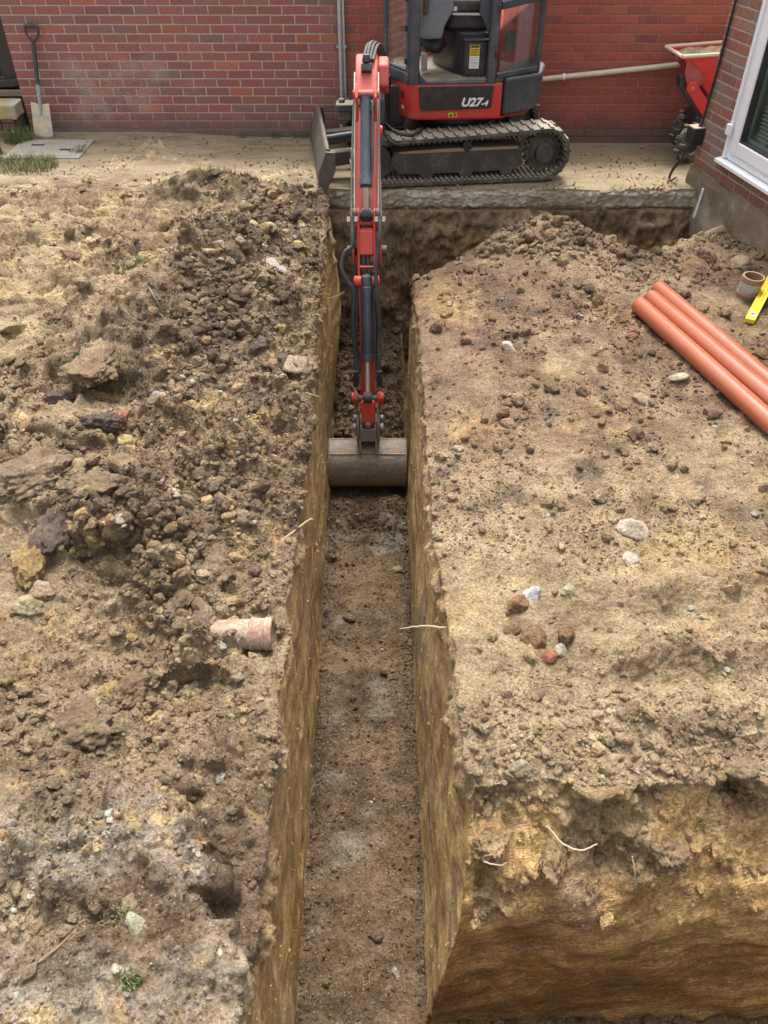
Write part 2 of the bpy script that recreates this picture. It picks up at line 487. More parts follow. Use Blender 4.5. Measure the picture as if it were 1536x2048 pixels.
def ground_left(X, Y):
    d = np.maximum(0, x_left(Y) - X)
    z = -.14 + .145 * sst(Y, 3.0, 6.3)
    z = z - .10 * np.exp(-d / .10) * (.55 + .45 * sst(Y, 3.2, 2.2))
    z = z - .24 * gau(X, Y, -.95, 2.15, .55, .5) * sst(d, -.1, .35)
    z = z + .10 * gau(X, Y, -1.5, 1.75, .35, .25)
    # gravelly terrace at the near left with its broken edge
    ex = -.43 - .55 * (Y - .93) - .05 * np.sin(Y * 19) - .03 * np.sin(Y * 47 + 1)
    s = X - ex
    near = sst(Y, 1.75, 1.35)
    z = z + near * (.09 - .17 * sst(s, -.02, .05))
    # spoil mounds
    z = z + .32 * gau(X, Y, -1.05, 5.40, .45, .70) + .17 * gau(X, Y, -1.55, 4.75, .34, .55) + .10 * gau(X, Y, -1.15, 4.4, .45, .5)
    z = z + .19 * gau(X, Y, -1.42, 6.85, .42, .17) + .05 * gau(X, Y, -.85, 6.4, .3, .3)
    z = z + .05 * gau(X, Y, -2.3, 6.0, .35, .2)
    # overhanging turf ledges that face the trench
    y1 = 3.98 + .09 * np.sin(X * 9) + .14 * (X + 1.7) + .05 * perlin(X * 14, Y * 3, 0 * X, 701)
    w1 = sst(X, -2.15, -1.95) * sst(X, -1.38, -1.5)
    z = z + w1 * .075 * sst(Y - y1, 0, .08) * sst(Y - y1, .8, .2)
    y2 = 2.78 + .06 * np.sin(X * 11 + 1) - .25 * (X + 1.6) + .06 * perlin(X * 12, Y * 3, 0 * X, 702)
    w2 = sst(X, -1.02, -1.16)
    z = z + w2 * .10 * sst(Y - y2, 0, .09) * sst(Y - y2, 1.1, .3)
    y3 = 3.42 + .05 * np.sin(X * 13) 
    z = z + sst(X, -1.42, -1.52) * .07 * sst(Y - y3, 0, .03) * sst(Y - y3, .5, .15)
    y4 = 2.02 + .08 * np.sin(X * 8 + 2) + .1 * (X + .9)
    z = z + sst(X, -1.05, -.9) * sst(X, -.55, -.68) * .10 * sst(Y - y4, 0, .03) * sst(Y - y4, .5, .2)
    # the soil thins out over the path
    k = sst(Y + .25 * np.sin(X * 2.3 + 1), 7.1, 7.9)
    z = z + .055 * sst(X, -.9, -2.4) * sst(Y, 6.0, 7.0)
    z = z * (1 - k) + k * (.05 * sst(X, -1.0, -2.5) - .030)
    z = z - .12 * gau(X, Y, -.56, 2.27, .17, .17)
    return z

def ground_right(X, Y):
    d = np.maximum(0, X - x_right(Y) - .07)
    z = -.20 + .07 * sst(Y, 2.0, 5.2)
    z = z - .055 * np.exp(-d / .07)
    z = z + .15 * gau(X, Y, 1.28, 6.22, .42, .40) + .05 * gau(X, Y, 2.45, 6.0, .35, .4)
    up = sst(X, .72, 1.0)
    for yc, h in ((2.20, .09), (2.53, .07), (1.86, .075)):
        yy = yc + .07 * np.sin(X * 2.1 + yc) + .05 * (X - 1.2)
        z = z + up * h * np.exp(-((Y - yy) / .085) ** 2)
    z = z - .05 * gau(X, Y, 1.05, 2.02, .4, .09)
    z = z - .05 * gau(X, Y, .42, 1.55, .22, .10)
    return z

def build_ground():
    rowsY, w2, w3 = [], [], []
    for y in (-60, -9, -2, -.6, 0, .2): rowsY.append(y); w2.append(0); w3.append(0)
    y = .35
    while y < 1.2:
        rowsY.append(y); w2.append(0); w3.append(0); y += .0045 + .0018 * y
    for k in range(130):
        t = (k + .5) / 130
        rowsY.append(1.20 + .05 * t + .30 * float(sst(t, .60, 1.0) ** 1.3)); w2.append(t); w3.append(0)
    y = 1.558
    while y < 6.84:
        rowsY.append(y); w2.append(1); w3.append(0); y += .0042 + .0019 * y
    for k in range(56):
        t = (k + .5) / 56
        rowsY.append(6.84 + .14 * t); w2.append(1); w3.append(t)
    y = 6.99
    while y < 8.35:
        rowsY.append(y); w2.append(1); w3.append(1); y += .02
    for y in (8.45, 9.2, 12, 30, 150): rowsY.append(y); w2.append(1); w3.append(1)
    rowsY, w2, w3 = (np.array(a) for a in (rowsY, w2, w3))
    NL, NW, NFl, NR = 236, 92, 68, 250
    side = [0] * (NL + 2) + [1] * NW + [2] * NFl + [3] * NW + [4] * (NR + 2)
    par = ([6.0, 2.2] + list(np.linspace(1, 0, NL))) + list((np.arange(NW) + .5) / NW) + list((np.arange(NFl) + .5) / NFl) \
        + list(1 - (np.arange(NW) + .5) / NW) + (list(np.linspace(0, 1, NR)) + [2.2, 6.0])
    side, par = np.array(side), np.array(par)
    Y = np.repeat(rowsY[:, None], len(par), 1)
    _k = np.where(w2 < 1, w2, 1 - sst(rowsY, 1.56, 2.3))
    W2 = np.repeat(w2[:, None], len(par), 1); W3 = np.repeat(w3[:, None], len(par), 1)
    S = np.repeat(side[None], len(rowsY), 0); T = np.repeat(par[None], len(rowsY), 0)
    zero = np.zeros_like(rowsY)
    wobL = .035 * perlin(rowsY * 2.2, zero, zero, 3) + .026 * perlin(rowsY * 8, zero, zero, 4)
    wobR = .028 * perlin(rowsY * 1.8, zero, zero, 5) + .014 * perlin(rowsY * 8, zero, zero, 6) + .035 * np.exp(-((rowsY - 2.15) / .3) ** 2)
    bul = .075 * np.exp(-((rowsY - 6.35) / .38) ** 2)
    xl, xr = x_left(rowsY), x_right(rowsY)
    rimL = xl - .02 + wobL * .8; rimR = xr + .062 + wobR + .065 * sst(rowsY, 2.4, 1.35)
    W = 1.25 + .5 * np.maximum(rowsY, .2)
    c = lambda a: np.repeat(a[:, None], len(par), 1)
    XL, XR, RL, RR, WW = c(xl), c(xr), c(rimL), c(rimR), c(W)
    X = np.select([S == 0, S == 1, S == 2, S == 3, S == 4],
                  [RL - T * WW, RL + (XL - RL) * T ** 1.4, XL + (XR - XL) * T, RR + (XR - RR) * T ** .8, RR + T * WW])
    # the far part of the left wall leans in
    X = X + np.where(S == 1, c(bul) * np.sin(np.pi * np.clip(T * 1.25, 0, 1)), 0)
    zl = np.where(S <= 1, ground_left(np.where(S == 1, RL, X), Y), 0)
    zr = np.where(S >= 3, ground_right(np.where(S == 3, RR, X), Y), 0)
    zb = -.17
    lift = W3 * (zb - ZF)
    nearb = sst(Y, .58, .50)
    heap = .10 * np.exp(-((Y - 4.62) / .16) ** 2) * sst(Y, 4.3, 4.5) + .42 * sst(Y, 5.4, 7.0)
    Z2 = ZF + .012 * np.sin(np.clip(T, 0, 1) * np.pi) + heap
    cross = 1 - sst(Y, y_edge(X), y_edge(X) + .16)
    Z = np.select([S == 0, S == 1, S == 2, S == 3, S == 4],
                  [zl, ZF + np.maximum((1 - T) * (zl - ZF), np.maximum(lift, heap * T)),
                   np.maximum(Z2, ZF + lift),
                   ZF + np.maximum(np.minimum(np.minimum(1 - T, W2), cross) * (zr - ZF), np.maximum(lift, heap * T * W2)),
                   ZF + np.maximum(np.minimum(W2, cross) * (zr - ZF), lift)])
    Z = Z + nearb * (np.where(S <= 1, zl, np.where(S >= 3, zr, -.2)) - Z) * (S > 0)
    P = np.stack([X, Y, Z], -1)
    P[..., 1] += np.where(S == 4, sst(T, 0, .08), 0) * _k[:, None] * (.10 * perlin(X * 1.7, 0 * X, 0 * X, 711) + .04 * perlin(X * 6, 0 * X, 0 * X, 712))
    Y = P[..., 1]
    # normals of the plain shape
    du = np.gradient(P, axis=1); dv = np.gradient(P, axis=0)
    N = np.cross(du, dv); N /= np.linalg.norm(N, axis=-1, keepdims=True) + 1e-9
    up = np.clip(N[..., 2], 0, 1)
    flat = sst(up, .35, .8)                       # 1 on level ground, 0 on cut faces
    depth = np.where(S == 1, zl - Z, np.where((S == 3) | (S == 4), zr - Z, 0))
    topsoil = 1 - sst(depth + np.where(S == 4, .55, .30) * perlin(X * 2.6, Y * 3, Z * 2.2, 9) + np.where(S == 4, -.03, .12), .12, .30)
    wallL = np.where(S == 1, sst(T, .0, .06) * (1 - sst(T, .97, 1)), 0)
    wallR = np.where(S == 3, sst(T, .0, .06) * (1 - sst(T, .97, 1)), 0)
    wall = np.maximum(wallL, wallR) * (1 - W3)
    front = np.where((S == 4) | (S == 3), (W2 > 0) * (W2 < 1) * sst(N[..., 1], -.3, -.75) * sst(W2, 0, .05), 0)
    wall = wall * (1 - front)
    back = (W3 > 0) * (W3 < 1) * (S != 0) * 1.0
    isfloor = np.where(S == 2, 1.0, 0) * (1 - W3)
    # ---- relief
    left, right = (S == 0) * 1.0, (S == 4) * 1.0
    big = fbm(X * 2.2, Y * 2.2, Z * 2.2, 3, 21)
    med = fbm(X * 8, Y * 8, Z * 8, 3, 31)
    fine = fbm(X * 32, Y * 32, Z * 32, 2, 41)
    rid = 1 - np.abs(perlin(X * 11, Y * 11, Z * 11, 51)) * 2
    roughmap = np.clip(.75 + 1.1 * big, .1, 1.5)
    D = left * roughmap * (.05 * big + .055 * med + .022 * fine) * flat * (1 - .92 * sst(Y + .4 * perlin(X * 1.3, 0 * X, 0 * X, 706), 6.5, 7.15))
    D += right * (.024 * big + .015 * med + .009 * fine) * flat
    D += (left + right) * (1 - flat) * (.045 * med + .016 * fine) * (1 - front)
    clod = 0
    for cell, amp, sd in ((.17, .050, 61), (.08, .042, 62), (.038, .022, 63)):
        f1, f2, rr = worley((X + .02 * med) / cell, (Y + .02 * fine) / cell, sd)
        dome = np.clip((f2 - f1) * 2.2, 0, 1) ** .6 * np.clip(1.15 - f1, 0, 1)
        clod = clod + amp * dome * np.clip((rr - .45) * 2.2, 0, 1)
    cl_mask = left * np.clip(.25 + 1.5 * perlin(X * 1.1, Y * 1.1, 0 * X, 71) + .9 * gau(X, Y, -1.0, 3.3, .7, 1.6) + .8 * gau(X, Y, -.95, 5.4, .5, .5), .12, 1.15)
    cl_mask = cl_mask + right * np.clip(.05 + .6 * perlin(X * 1.3, Y * 1.3, 0 * X, 72), .02, .45) + isfloor * (.22 + .9 * sst(Y, 5.0, 5.6) + .5 * np.exp(-((Y - 4.55) / .3) ** 2))
    D += clod * cl_mask * np.where(isfloor > 0, 1, flat)
    D += isfloor * (.011 * med + .007 * fine + .018 * big)
    # tracked-over crust: broken plates at the far left
    pf1, pf2, prr = worley((X + .08 * med) / .24, (Y + .05 * med) / .13, 81)
    crust = left * sst(X, -1.2, -1.7) * sst(Y, 4.4, 5.0) * sst(Y, 7.2, 6.6)
    D += crust * (.045 * (prr - .5) + .025 * np.clip((pf2 - pf1) * 4, 0, 1) - .02)
    # clay faces: smooth with streaks along the cut
    st1 = perlin(X * 5, Y * 1.0, Z * 11, 91); st2 = perlin(X * 5, Y * 2.2, Z * 34, 92)
    D += wall * (1 - topsoil) * (.016 * big + .006 * st1 + .0028 * st2 + .003 * med - .05 * np.clip(perlin(X * 3, Y * 3.2, Z * 6, 707) - .42, 0, 1) * (1 + .6 * fine))
    D += wall * topsoil * (.02 * big + .045 * med + .018 * fine + .014 * rid * (rid > .3))
    za = Z - .45 * X + .03 * big
    fx1 = perlin(X * .9, Y * 3, za * 9, 93); fx2 = perlin(X * 1.6, Y * 3, za * 17, 94)
    D += front * (1 - topsoil) * (.028 * big + .010 * med + .006 * fx1 + .005 * (1 - 2 * np.abs(fx2)))
    D += front * topsoil * (.060 * big + .045 * med + .020 * fine + .02 * rid * (rid > .1) - .05 * np.clip(perlin(X * 5, Y * 5, Z * 7, 705) - .25, 0, 1) * 3)
    D += back * (.09 * big + .022 * med + .022 * fine + .02 * rid * (rid > .3)) * np.where(Z > -.26, .4, 1)
    D = np.where((Y < .25) | (Y > 8.4), 0, D)
    P = P + N * D[..., None]
    # ---- colour of the soil itself
    def col(*c): return np.array(c, np.float32)
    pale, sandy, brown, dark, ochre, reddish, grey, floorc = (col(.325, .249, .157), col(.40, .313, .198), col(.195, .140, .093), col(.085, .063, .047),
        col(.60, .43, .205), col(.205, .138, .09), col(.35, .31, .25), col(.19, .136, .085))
    def lerp(a, b, t): return a + (b - a) * t[..., None]
    k1 = fbm(X * 1.3, Y * 1.3, Z * 1.3, 3, 101); k2 = fbm(X * 3.4, Y * 3.4, Z * 3.4, 3, 111); k3 = fbm(X * 14, Y * 14, Z * 14, 2, 121)
    CL = lerp(np.broadcast_to(pale, P.shape), brown, sst(k1 + .6 * k2, -.25, .45))
    CL = lerp(CL, sandy, sst(X, -1.1, -1.9) * sst(Y, 4.0, 4.9) * sst(k2 + .3 * k3, -.35, .35))
    CL = lerp(CL, dark * 1.25, np.clip(gau(X, Y, -1.2, 4.75, .38, .55) * .9 + gau(X, Y, -.72, 5.2, .2, .9) * .6, 0, 1) * sst(k2, -.6, .1))
    CL = lerp(CL, dark, np.clip(gau(X, Y, -1.42, 6.85, .55, .24) * 1.7 + gau(X, Y, -.75, 6.1, .42, .8) * .95 + gau(X, Y, -1.1, 4.9, .35, .25) * .5 + gau(X, Y, -1.55, 4.15, .4, .3) * .7 + gau(X, Y, -1.4, 3.0, .4, .25) * .75 + gau(X, Y, -.85, 3.6, .3, .5) * .35, 0, 1) * sst(k2, -.5, .2))
    CL = lerp(CL, brown, np.clip(gau(X, Y, -1.4, 4.75, .35, .55), 0, 1) * .8)
    CL = lerp(CL, grey, sst(Y, 1.6, 1.2) * sst(k2 + .5 * k3, -.5, .3) * .85 * sst(X + .55 * (Y - .93), -.40, -.46))
    CL = lerp(CL, pale * .95, sst(Y, 1.2, 1.9) * sst(Y, 3.0, 2.2) * .5)
    CL = lerp(CL, col(.42, .345, .235) * (1 + .12 * k2[..., None]), sst(Y + .35 * k2, 6.75, 7.25) * (1 - np.clip(1.5 * gau(X, Y, -1.42, 6.85, .52, .22), 0, 1)))
    CL = lerp(CL, ochre * .95, sst(k3 + k2, .45, .9) * .5)
    CR = lerp(np.broadcast_to(pale * 1.06, P.shape), reddish, np.clip(sst(Y + .5 * k1, 2.9, 4.4) * sst(k1 + .5 * k2, -.8, .3), 0, 1))
    CR = lerp(CR, pale, sst(Y, 5.6, 6.1) * .6)
    CR = lerp(CR, dark * 1.5, sst(k2 + .3 * k3, .2, .75) * .7)
    CR = lerp(CR, sandy, sst(Y, 3.4, 2.4) * sst(k2 - .3 * k1, -.2, .5) * .6)
    CR = lerp(CR, ochre * .95, sst(k1 + k3 * .5, .35, .8) * .35)
    C = np.where((S <= 1)[..., None], CL, CR)
    CW = lerp(np.broadcast_to(ochre, P.shape), ochre * np.array([.74, .72, .76]), sst(k1 + .5 * k2, -.1, .5))
    CW = lerp(CW, col(.47, .36, .20), sst(st1 + .6 * k2, .1, .7) * .55)
    CW = lerp(CW, grey * .9, sst(k2 - k1, .5, .9) * .45)
    CW = lerp(CW, col(.72, .53, .24), (S == 1) * np.exp(-((Y - 5.9) / .7) ** 2) * sst(Z, -1.4, -.7) * .9)
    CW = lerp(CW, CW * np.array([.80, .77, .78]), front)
    clay = np.clip(wall + front, 0, 1)
    topc = lerp(C, brown, np.full(X.shape, .35))
    topc = lerp(topc, ochre, .30 * (1 - .6 * front))
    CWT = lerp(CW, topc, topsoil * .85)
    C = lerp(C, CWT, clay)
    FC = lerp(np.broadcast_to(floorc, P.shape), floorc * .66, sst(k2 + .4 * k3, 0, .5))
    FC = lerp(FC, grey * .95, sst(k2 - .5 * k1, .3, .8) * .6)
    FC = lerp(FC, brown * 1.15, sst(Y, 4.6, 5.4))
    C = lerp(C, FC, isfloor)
    BC = lerp(np.broadcast_to(brown * 1.75, P.shape), ochre * 1.05, sst(Z + .3 * k2, -.3, -.55) * sst(X, .3, .9) * .8)
    BC = lerp(BC, dark, sst(k2 + .4 * k3, .2, .6) * .5)
    C = lerp(C, BC, back)
    smL = wall * (1 - topsoil) ; smF = front * (1 - topsoil * .85)
    looseg = np.clip(1 - clay, 0, 1)
    smear = np.stack([np.clip(smL, 0, 1), np.clip(smF, 0, 1), looseg], -1)
    # patch of clay smeared by the bucket on the left bank
    a = (X + 1.34) * .62 + (Y - 1.90) * .78; b = -(X + 1.34) * .78 + (Y - 1.90) * .62
    nr, nc = X.shape
    me = bpy.data.meshes.new('dug_ground')
    me.vertices.add(nr * nc)
    me.vertices.foreach_set('co', P.reshape(-1).astype(np.float32))
    idx = np.arange(nr * nc).reshape(nr, nc)
    q = np.stack([idx[:-1, :-1], idx[:-1, 1:], idx[1:, 1:], idx[1:, :-1]], -1).reshape(-1, 4)
    me.loops.add(q.size); me.loops.foreach_set('vertex_index', q.reshape(-1).astype(np.int32))
    me.polygons.add(len(q)); me.polygons.foreach_set('loop_start', np.arange(0, q.size, 4, dtype=np.int32))
    me.polygons.foreach_set('use_smooth', np.ones(len(q), bool))
    me.update(calc_edges=True)
    for nm, A in (('soil', C), ('smear', smear)):
        at = me.color_attributes.new(nm, 'FLOAT_COLOR', 'POINT')
        at.data.foreach_set('color', np.concatenate([A.reshape(-1, 3), np.ones((nr * nc, 1))], 1).reshape(-1).astype(np.float32))
    me.materials.append(SOIL)
    o = bpy.data.objects.new('ground', me)
    o['kind'] = 'structure'
    COL.objects.link(o)
    return o, P, N, C, S, flat * (left + right) + isfloor, isfloor, q

ground, GP, GN, GC, GS, GFLAT, GFLOOR, GQ = build_ground()
ok_rows = (GP[:, 0, 1] > .2) & (GP[:, 0, 1] < 8.3)
bvh = BVHTree.FromPolygons([tuple(v) for v in GP.reshape(-1, 3).tolist()], GQ.tolist())
def drop(x, y, top=1.0):
    hit = bvh.ray_cast(Vector((x, y, top)), Vector((0, 0, -1)))
    return (hit[0].z, hit[1]) if hit[0] is not None else (-.1, Vector((0, 0, 1)))
# ------------------------------------------------------------------ concrete path along the wall
PATH_MAT = concrete_material('path_concrete', (.36, .335, .30), (.31, .242, .152), .95, 1.5, streak=True)
PATH_CUT = concrete_material('broken_concrete', (.60, .56, .49), (.34, .265, .175), .62, 6, agg=True)
def path_z(X, Y):
    return .05 * sst(X, -1.0, -2.5) - .055 * sst(X, .8, 1.9) * sst(Y, 7.25, 8.4)
def build_path():
    xs = np.concatenate([np.linspace(-7, -3.7, 8), np.linspace(-3.6, -.7, 110), np.linspace(-.69, 2.75, 420), np.linspace(2.8, 6, 8)])
    prof = [('b', t) for t in np.linspace(0, 1, 24)] + [('t', t) for t in np.linspace(.004, 1, 70) ** 1.25]
    P = np.zeros((len(prof), len(xs), 3)); nb = 24
    for j, (k, t) in enumerate(prof):
        e = 7.0 + .040 * perlin(xs * 3, 0 * xs, 0 * xs, 201) + .012 * perlin(xs * 17, 0 * xs + j * .35, 0 * xs, 202)
        if k == 'b':
            zz = -.19 + .19 * t
            bulge = .016 * perlin(xs * 7, 0 * xs + t * 1.6, 0 * xs, 203) + .022 * np.abs(perlin(xs * 15, 0 * xs + t * 3.5, 0 * xs, 204)) + .016 * np.abs(perlin(xs * 41, 0 * xs + t * 9, 0 * xs, 209))
            Yv = e - bulge + (.05 * (1 - t) if t < .25 else .012) + .02 * max(0, t - .8) * 5
            Zv = zz + path_z(xs, Yv) + (-.006 if t > .9 else 0) * (1 + perlin(xs * 12, 0 * xs, 0 * xs, 205))
            if t < .01: Zv = Zv - .05 * perlin(xs * 4, 0 * xs, 0 * xs, 206)
        else:
            Yv = (e + .02) * (1 - t) + 8.495 * t
            Zv = path_z(xs, Yv) + .004 * perlin(xs * 3, Yv * 3, 0 * xs, 207) + .0018 * perlin(xs * 3, Yv * 26, 0 * xs, 208)
        P[j, :, 0] = xs; P[j, :, 1] = Yv; P[j, :, 2] = Zv
    nr, nc = P.shape[:2]
    idx = np.arange(nr * nc).reshape(nr, nc)
    q = np.stack([idx[:-1, :-1], idx[:-1, 1:], idx[1:, 1:], idx[1:, :-1]], -1).reshape(-1, 4)
    me = bpy.data.meshes.new('concrete_path')
    me.from_pydata(P.reshape(-1, 3).tolist(), [], q.tolist())
    me.materials.append(PATH_MAT); me.materials.append(PATH_CUT)
    mi = np.zeros(len(q), np.int32); mi[:(nb - 1) * (nc - 1)] = 1
    me.polygons.foreach_set('material_index', mi)
    me.polygons.foreach_set('use_smooth', np.ones(len(q), bool))
    o = bpy.data.objects.new('path', me); o['kind'] = 'structure'; COL.objects.link(o)
build_path()

# ------------------------------------------------------------------ bricks
def brick_mesh(name, L, Hh, seed, depth=.03, ch=.0035):
    r = random.Random(seed)
    j = lambda a: a * (r.random() - .5)
    vs = []
    for inset, y in ((0, depth), (0, ch), (ch, 0)):
        for sx, sz in ((-1, -1), (1, -1), (1, 1), (-1, 1)):
            vs.append((sx * (L / 2 - inset) + j(.002), y + (j(.0012) if y < .02 else 0), sz * (Hh / 2 - inset) + j(.0016)))
    fs = [(8, 9, 10, 11)]
    for a, b in ((4, 8), (0, 4)):
        for k in range(4):
            k2 = (k + 1) % 4
            fs.append((a + k, a + k2, b + k2, b + k))
    me = bpy.data.meshes.new(name)
    me.from_pydata(vs, [], fs)
    me.materials.append(BRICK)
    return me, vs, fs

STRETCH = [brick_mesh('brick_stretcher', .213, .063, s) for s in range(6)]
def half_mesh(L, seed): return brick_mesh('brick_cut', L, .063, seed)

def bricks_on(parent, org, u, n, cells, colf, maxparts, extra_name):
    """cells: (s centre, z centre, length, rank); the best ranked become parts of their own, the others one joined part"""
    u = Vector(u); n = Vector(n)
    M = Matrix((( u.x, -n.x, 0), (u.y, -n.y, 0), (0, 0, 1))).to_4x4()
    cells = sorted(cells, key=lambda c: -c[3])
    rest = MB(); tints = []
    cut = {}
    for i, (s, z, L, rank) in enumerate(cells):
        seed = int(abs(s) * 991 + abs(z) * 7717) % 6
        if L > .2: me, vs, fs = STRETCH[seed]
        else:
            key = round(L, 2)
            if key not in cut: cut[key] = half_mesh(L, 3)
            me, vs, fs = cut[key]
        c = colf(s, z)
        loc = Vector(org) + u * s + Vector((0, 0, z)) - n * (.0015 * random.random())
        if i < maxparts and rank > 0:
            o = bpy.data.objects.new('brick', me)
            COL.objects.link(o)
            o.parent = parent
            o.matrix_local = Matrix.Translation(loc - ORIGIN[parent.name]) @ M @ Matrix.Rotation(R(random.uniform(-.35, .35)), 4, 'Y')
            o.color = (*c, 1)
        else:
            rest.add([loc + M.to_3x3() @ Vector(v) for v in vs], fs)
            tints += [c] * len(vs)
    if rest.v:
        o = rest.obj(extra_name, BRICK_S, parent, smooth=False)
        at = o.data.color_attributes.new('tint', 'FLOAT_COLOR', 'POINT')
        at.data.foreach_set('color', np.concatenate([np.array(tints), np.ones((len(tints), 1))], 1).reshape(-1).astype(np.float32))
        o['kind'] = 'stuff'

def vary(c, a, r=random):
    k = 1 + r.uniform(-a, a)
    return tuple(max(.01, x * k * (1 + r.uniform(-.07, .07))) for x in c)

def wall_colour(s, z):
    x = s
    r = random.random()
    if x < -.36:
        if r < .05: return vary((.34, .125, .088), .10)
        if r < .17: return vary((.22, .115, .108), .10)
        if r < .55: return vary((.245, .108, .098), .12)
        return vary((.285, .112, .100), .10)
    if r < .12: return vary((.25, .086, .07), .1)
    return vary((.31, .094, .070), .09)

wall = empty('brick_wall', (0, 8.5, 0), 'long red brick wall running behind the excavator, paler joints on its left stretch', 'wall')
MORT = mortar_material('mortar', (.50, .42, .33), (.34, .195, .14), -.5)
MB().hexa([(-3.515, 8.507, -.35), (6.0, 8.507, -.35), (6.0, 8.72, -.35), (-3.515, 8.72, -.35),
           (-3.515, 8.507, 1.70), (6.0, 8.507, 1.70), (6.0, 8.72, 1.70), (-3.515, 8.72, 1.70)]).obj('mortar', MORT, wall, smooth=False)  # unseen top, with its coping, set low to let sun reach the path
MB().box((-5.9, 8.66, .65), (2.5, .12, 2.1)).obj('sun_block_wall', MORT, wall, smooth=False)  # unseen wall mass added to block sun leaking in past the door
MB().box((1.24, 8.60, 1.735), (9.55, .28, .07)).obj('coping', concrete_material('coping_stone'), wall, bevel=.006)
cells = []
for k in range(-1, 23):
    z = -.005 + k * .075 - .0325
    off = .1125 * (k % 2) + .01 * math.sin(k * 2.1)
    s0 = -3.515
    first = .215 if k % 2 == 0 else .1025
    cells.append((s0 + first / 2, z, first, 0))
    s = s0 + first + .01
    while s < 5.9:
        sc = s + .1075
        hid = (.02 < sc < 1.50 and z < 1.3) or (-.5 < sc <= .05 and z < .45) or (sc > 2.62 and z < .75) or sc > 3.3 or z > 1.25 or (sc >= 1.45 and z < -.05)
        cells.append((sc, z, .215, 0 if hid else 1 + z + .02 * random.random()))
        s += .225
cells = [c if not (c[2] < .2) else (c[0], c[1], c[2], 1.5 if c[1] < 1.25 else 0) for c in cells]
bricks_on(wall, (0, 8.5, 0), (1, 0, 0), (0, -1, 0), cells, wall_colour, 300, 'brick_courses')

# ------------------------------------------------------------------ the house at the right
HA = R(11.5)
HC = Vector((2.668, 7.2, 0)); HU = Vector((math.sin(HA), -math.cos(HA), 0)); HN = Vector((-math.cos(HA), -math.sin(HA), 0))
def hp(s, d, z): return HC + HU * s + HN * d + Vector((0, 0, z))
house = empty('brick_house', (HC.x, HC.y, 0), 'corner of brown brick house with white framed window above a rendered plinth', 'house')
HMORT = mortar_material('house_mortar', (.46, .39, .31), (.46, .39, .31), 50)
def hbox(mb, s0, s1, d0, d1, z0, z1, m=0):
    mb.hexa([hp(s0, d0, z0), hp(s1, d0, z0), hp(s1, d1, z0), hp(s0, d1, z0), hp(s0, d0, z1), hp(s1, d0, z1), hp(s1, d1, z1), hp(s0, d1, z1)], m)
WS0, WS1, WZ0, WZ1 = .455, 1.95, .345, 1.60
mb = MB()
hbox(mb, 0.004, WS0, -.006, -.25, .15, 2.6); hbox(mb, WS1, 6, -.006, -.25, .15, 2.6)
hbox(mb, WS0, WS1, -.006, -.25, .15, WZ0); hbox(mb, WS0, WS1, -.006, -.25, WZ1, 2.6)
hbox(mb, 0.004, .25, -.252, -2.5, .15, 2.6)
hbox(mb, WS0 - .1, WS1 + .1, -.9, -.95, .1, 1.8)
mb.obj('wall', HMORT, house, smooth=False)
cells = []
for k in range(0, 33):
    z = .155 + .075 * k + .0325
    first = .2125 if k % 2 == 0 else .1
    s = .001
    lim = 5.9
    row = [(s + first / 2, first)]
    s += first + .01
    while s < lim:
        row.append((s + .1075, .215)); s += .225
    for sc, L in row:
        lo, hi = sc - L / 2, sc + L / 2
        if z + .0325 > WZ0 and z - .0325 < WZ1 and hi > WS0 and lo < WS1:
            if lo < WS0 - .04:
                L = WS0 - .004 - lo; sc = lo + L / 2
            else: continue
        vis = z < 1.40 and sc < 1.9
        cells.append((sc, z, L, 3 - sc if vis else 0))
def house_colour(s, z):
    r = random.random()
    if r < .35: return vary((.215, .145, .115), .12)
    if r < .6: return vary((.255, .125, .085), .12)
    return vary((.225, .100, .075), .12)
bricks_on(house, tuple(HC), tuple(HU), tuple(HN), cells, house_colour, 110, 'brick_courses')
# rendered plinth, uneven
PL = concrete_material('plinth_render', (.40, .35, .28), (.22, .165, .11), .72, 3)
def plinth():
    ss = np.concatenate([np.linspace(-.012, 3.2, 130), [4, 6]]); zs = np.linspace(-1.0, .15, 46)
    P = []
    for z in zs:
        for s in ss:
            top = .15 + .012 * math.sin(s * 9) if z > .14 else z
            d = .016 + .022 * float(perlin(np.array([s * 3]), np.array([z * 3]), np.array([0.]), 301)[0]) + .014 * float(perlin(np.array([s * 14]), np.array([z * 10]), np.array([0.]), 302)[0])
            d += .03 * max(0, -.1 - z)
            if z > .12: d -= .012
            P.append(hp(s, d, top))
    nc = len(ss); F = []
    for j in range(len(zs) - 1):
        for i in range(nc - 1):
            F.append((j * nc + i, j * nc + i + 1, (j + 1) * nc + i + 1, (j + 1) * nc + i))
    m = MB().add(P, F)
    n = len(P)
    back = [hp(s, -.24, .15) for s in ss]
    m.add([P[(len(zs) - 1) * nc + i] for i in range(nc)] + back, [(i, i + 1, nc + i + 1, nc + i) for i in range(nc - 1)])
    m.add([P[j * nc] for j in range(len(zs))] + [hp(-.012, -1.2, z) for z in zs], [(j + 1, j, len(zs) + j, len(zs) + j + 1) for j in range(len(zs) - 1)])
    m.obj('plinth', PL, house)
plinth()
CHALK = painted('white_marking_paint', (.75, .76, .78), .8, .35, (.4, .36, .3), scale=30, dust=0)
mb = MB()
pts = [(.30, .05), (.297, -.02), (.288, -.09), (.28, -.15), (.27, -.21)]
for (s0, z0), (s1, z1) in zip(pts, pts[1:]):
    mb.hexa([hp(s0 - .011, .020, z0), hp(s0 + .011, .020, z0), hp(s0 + .011, .031, z0), hp(s0 - .011, .031, z0),
             hp(s1 - .010, .020, z1), hp(s1 + .010, .020, z1), hp(s1 + .010, .031, z1), hp(s1 - .010, .031, z1)])
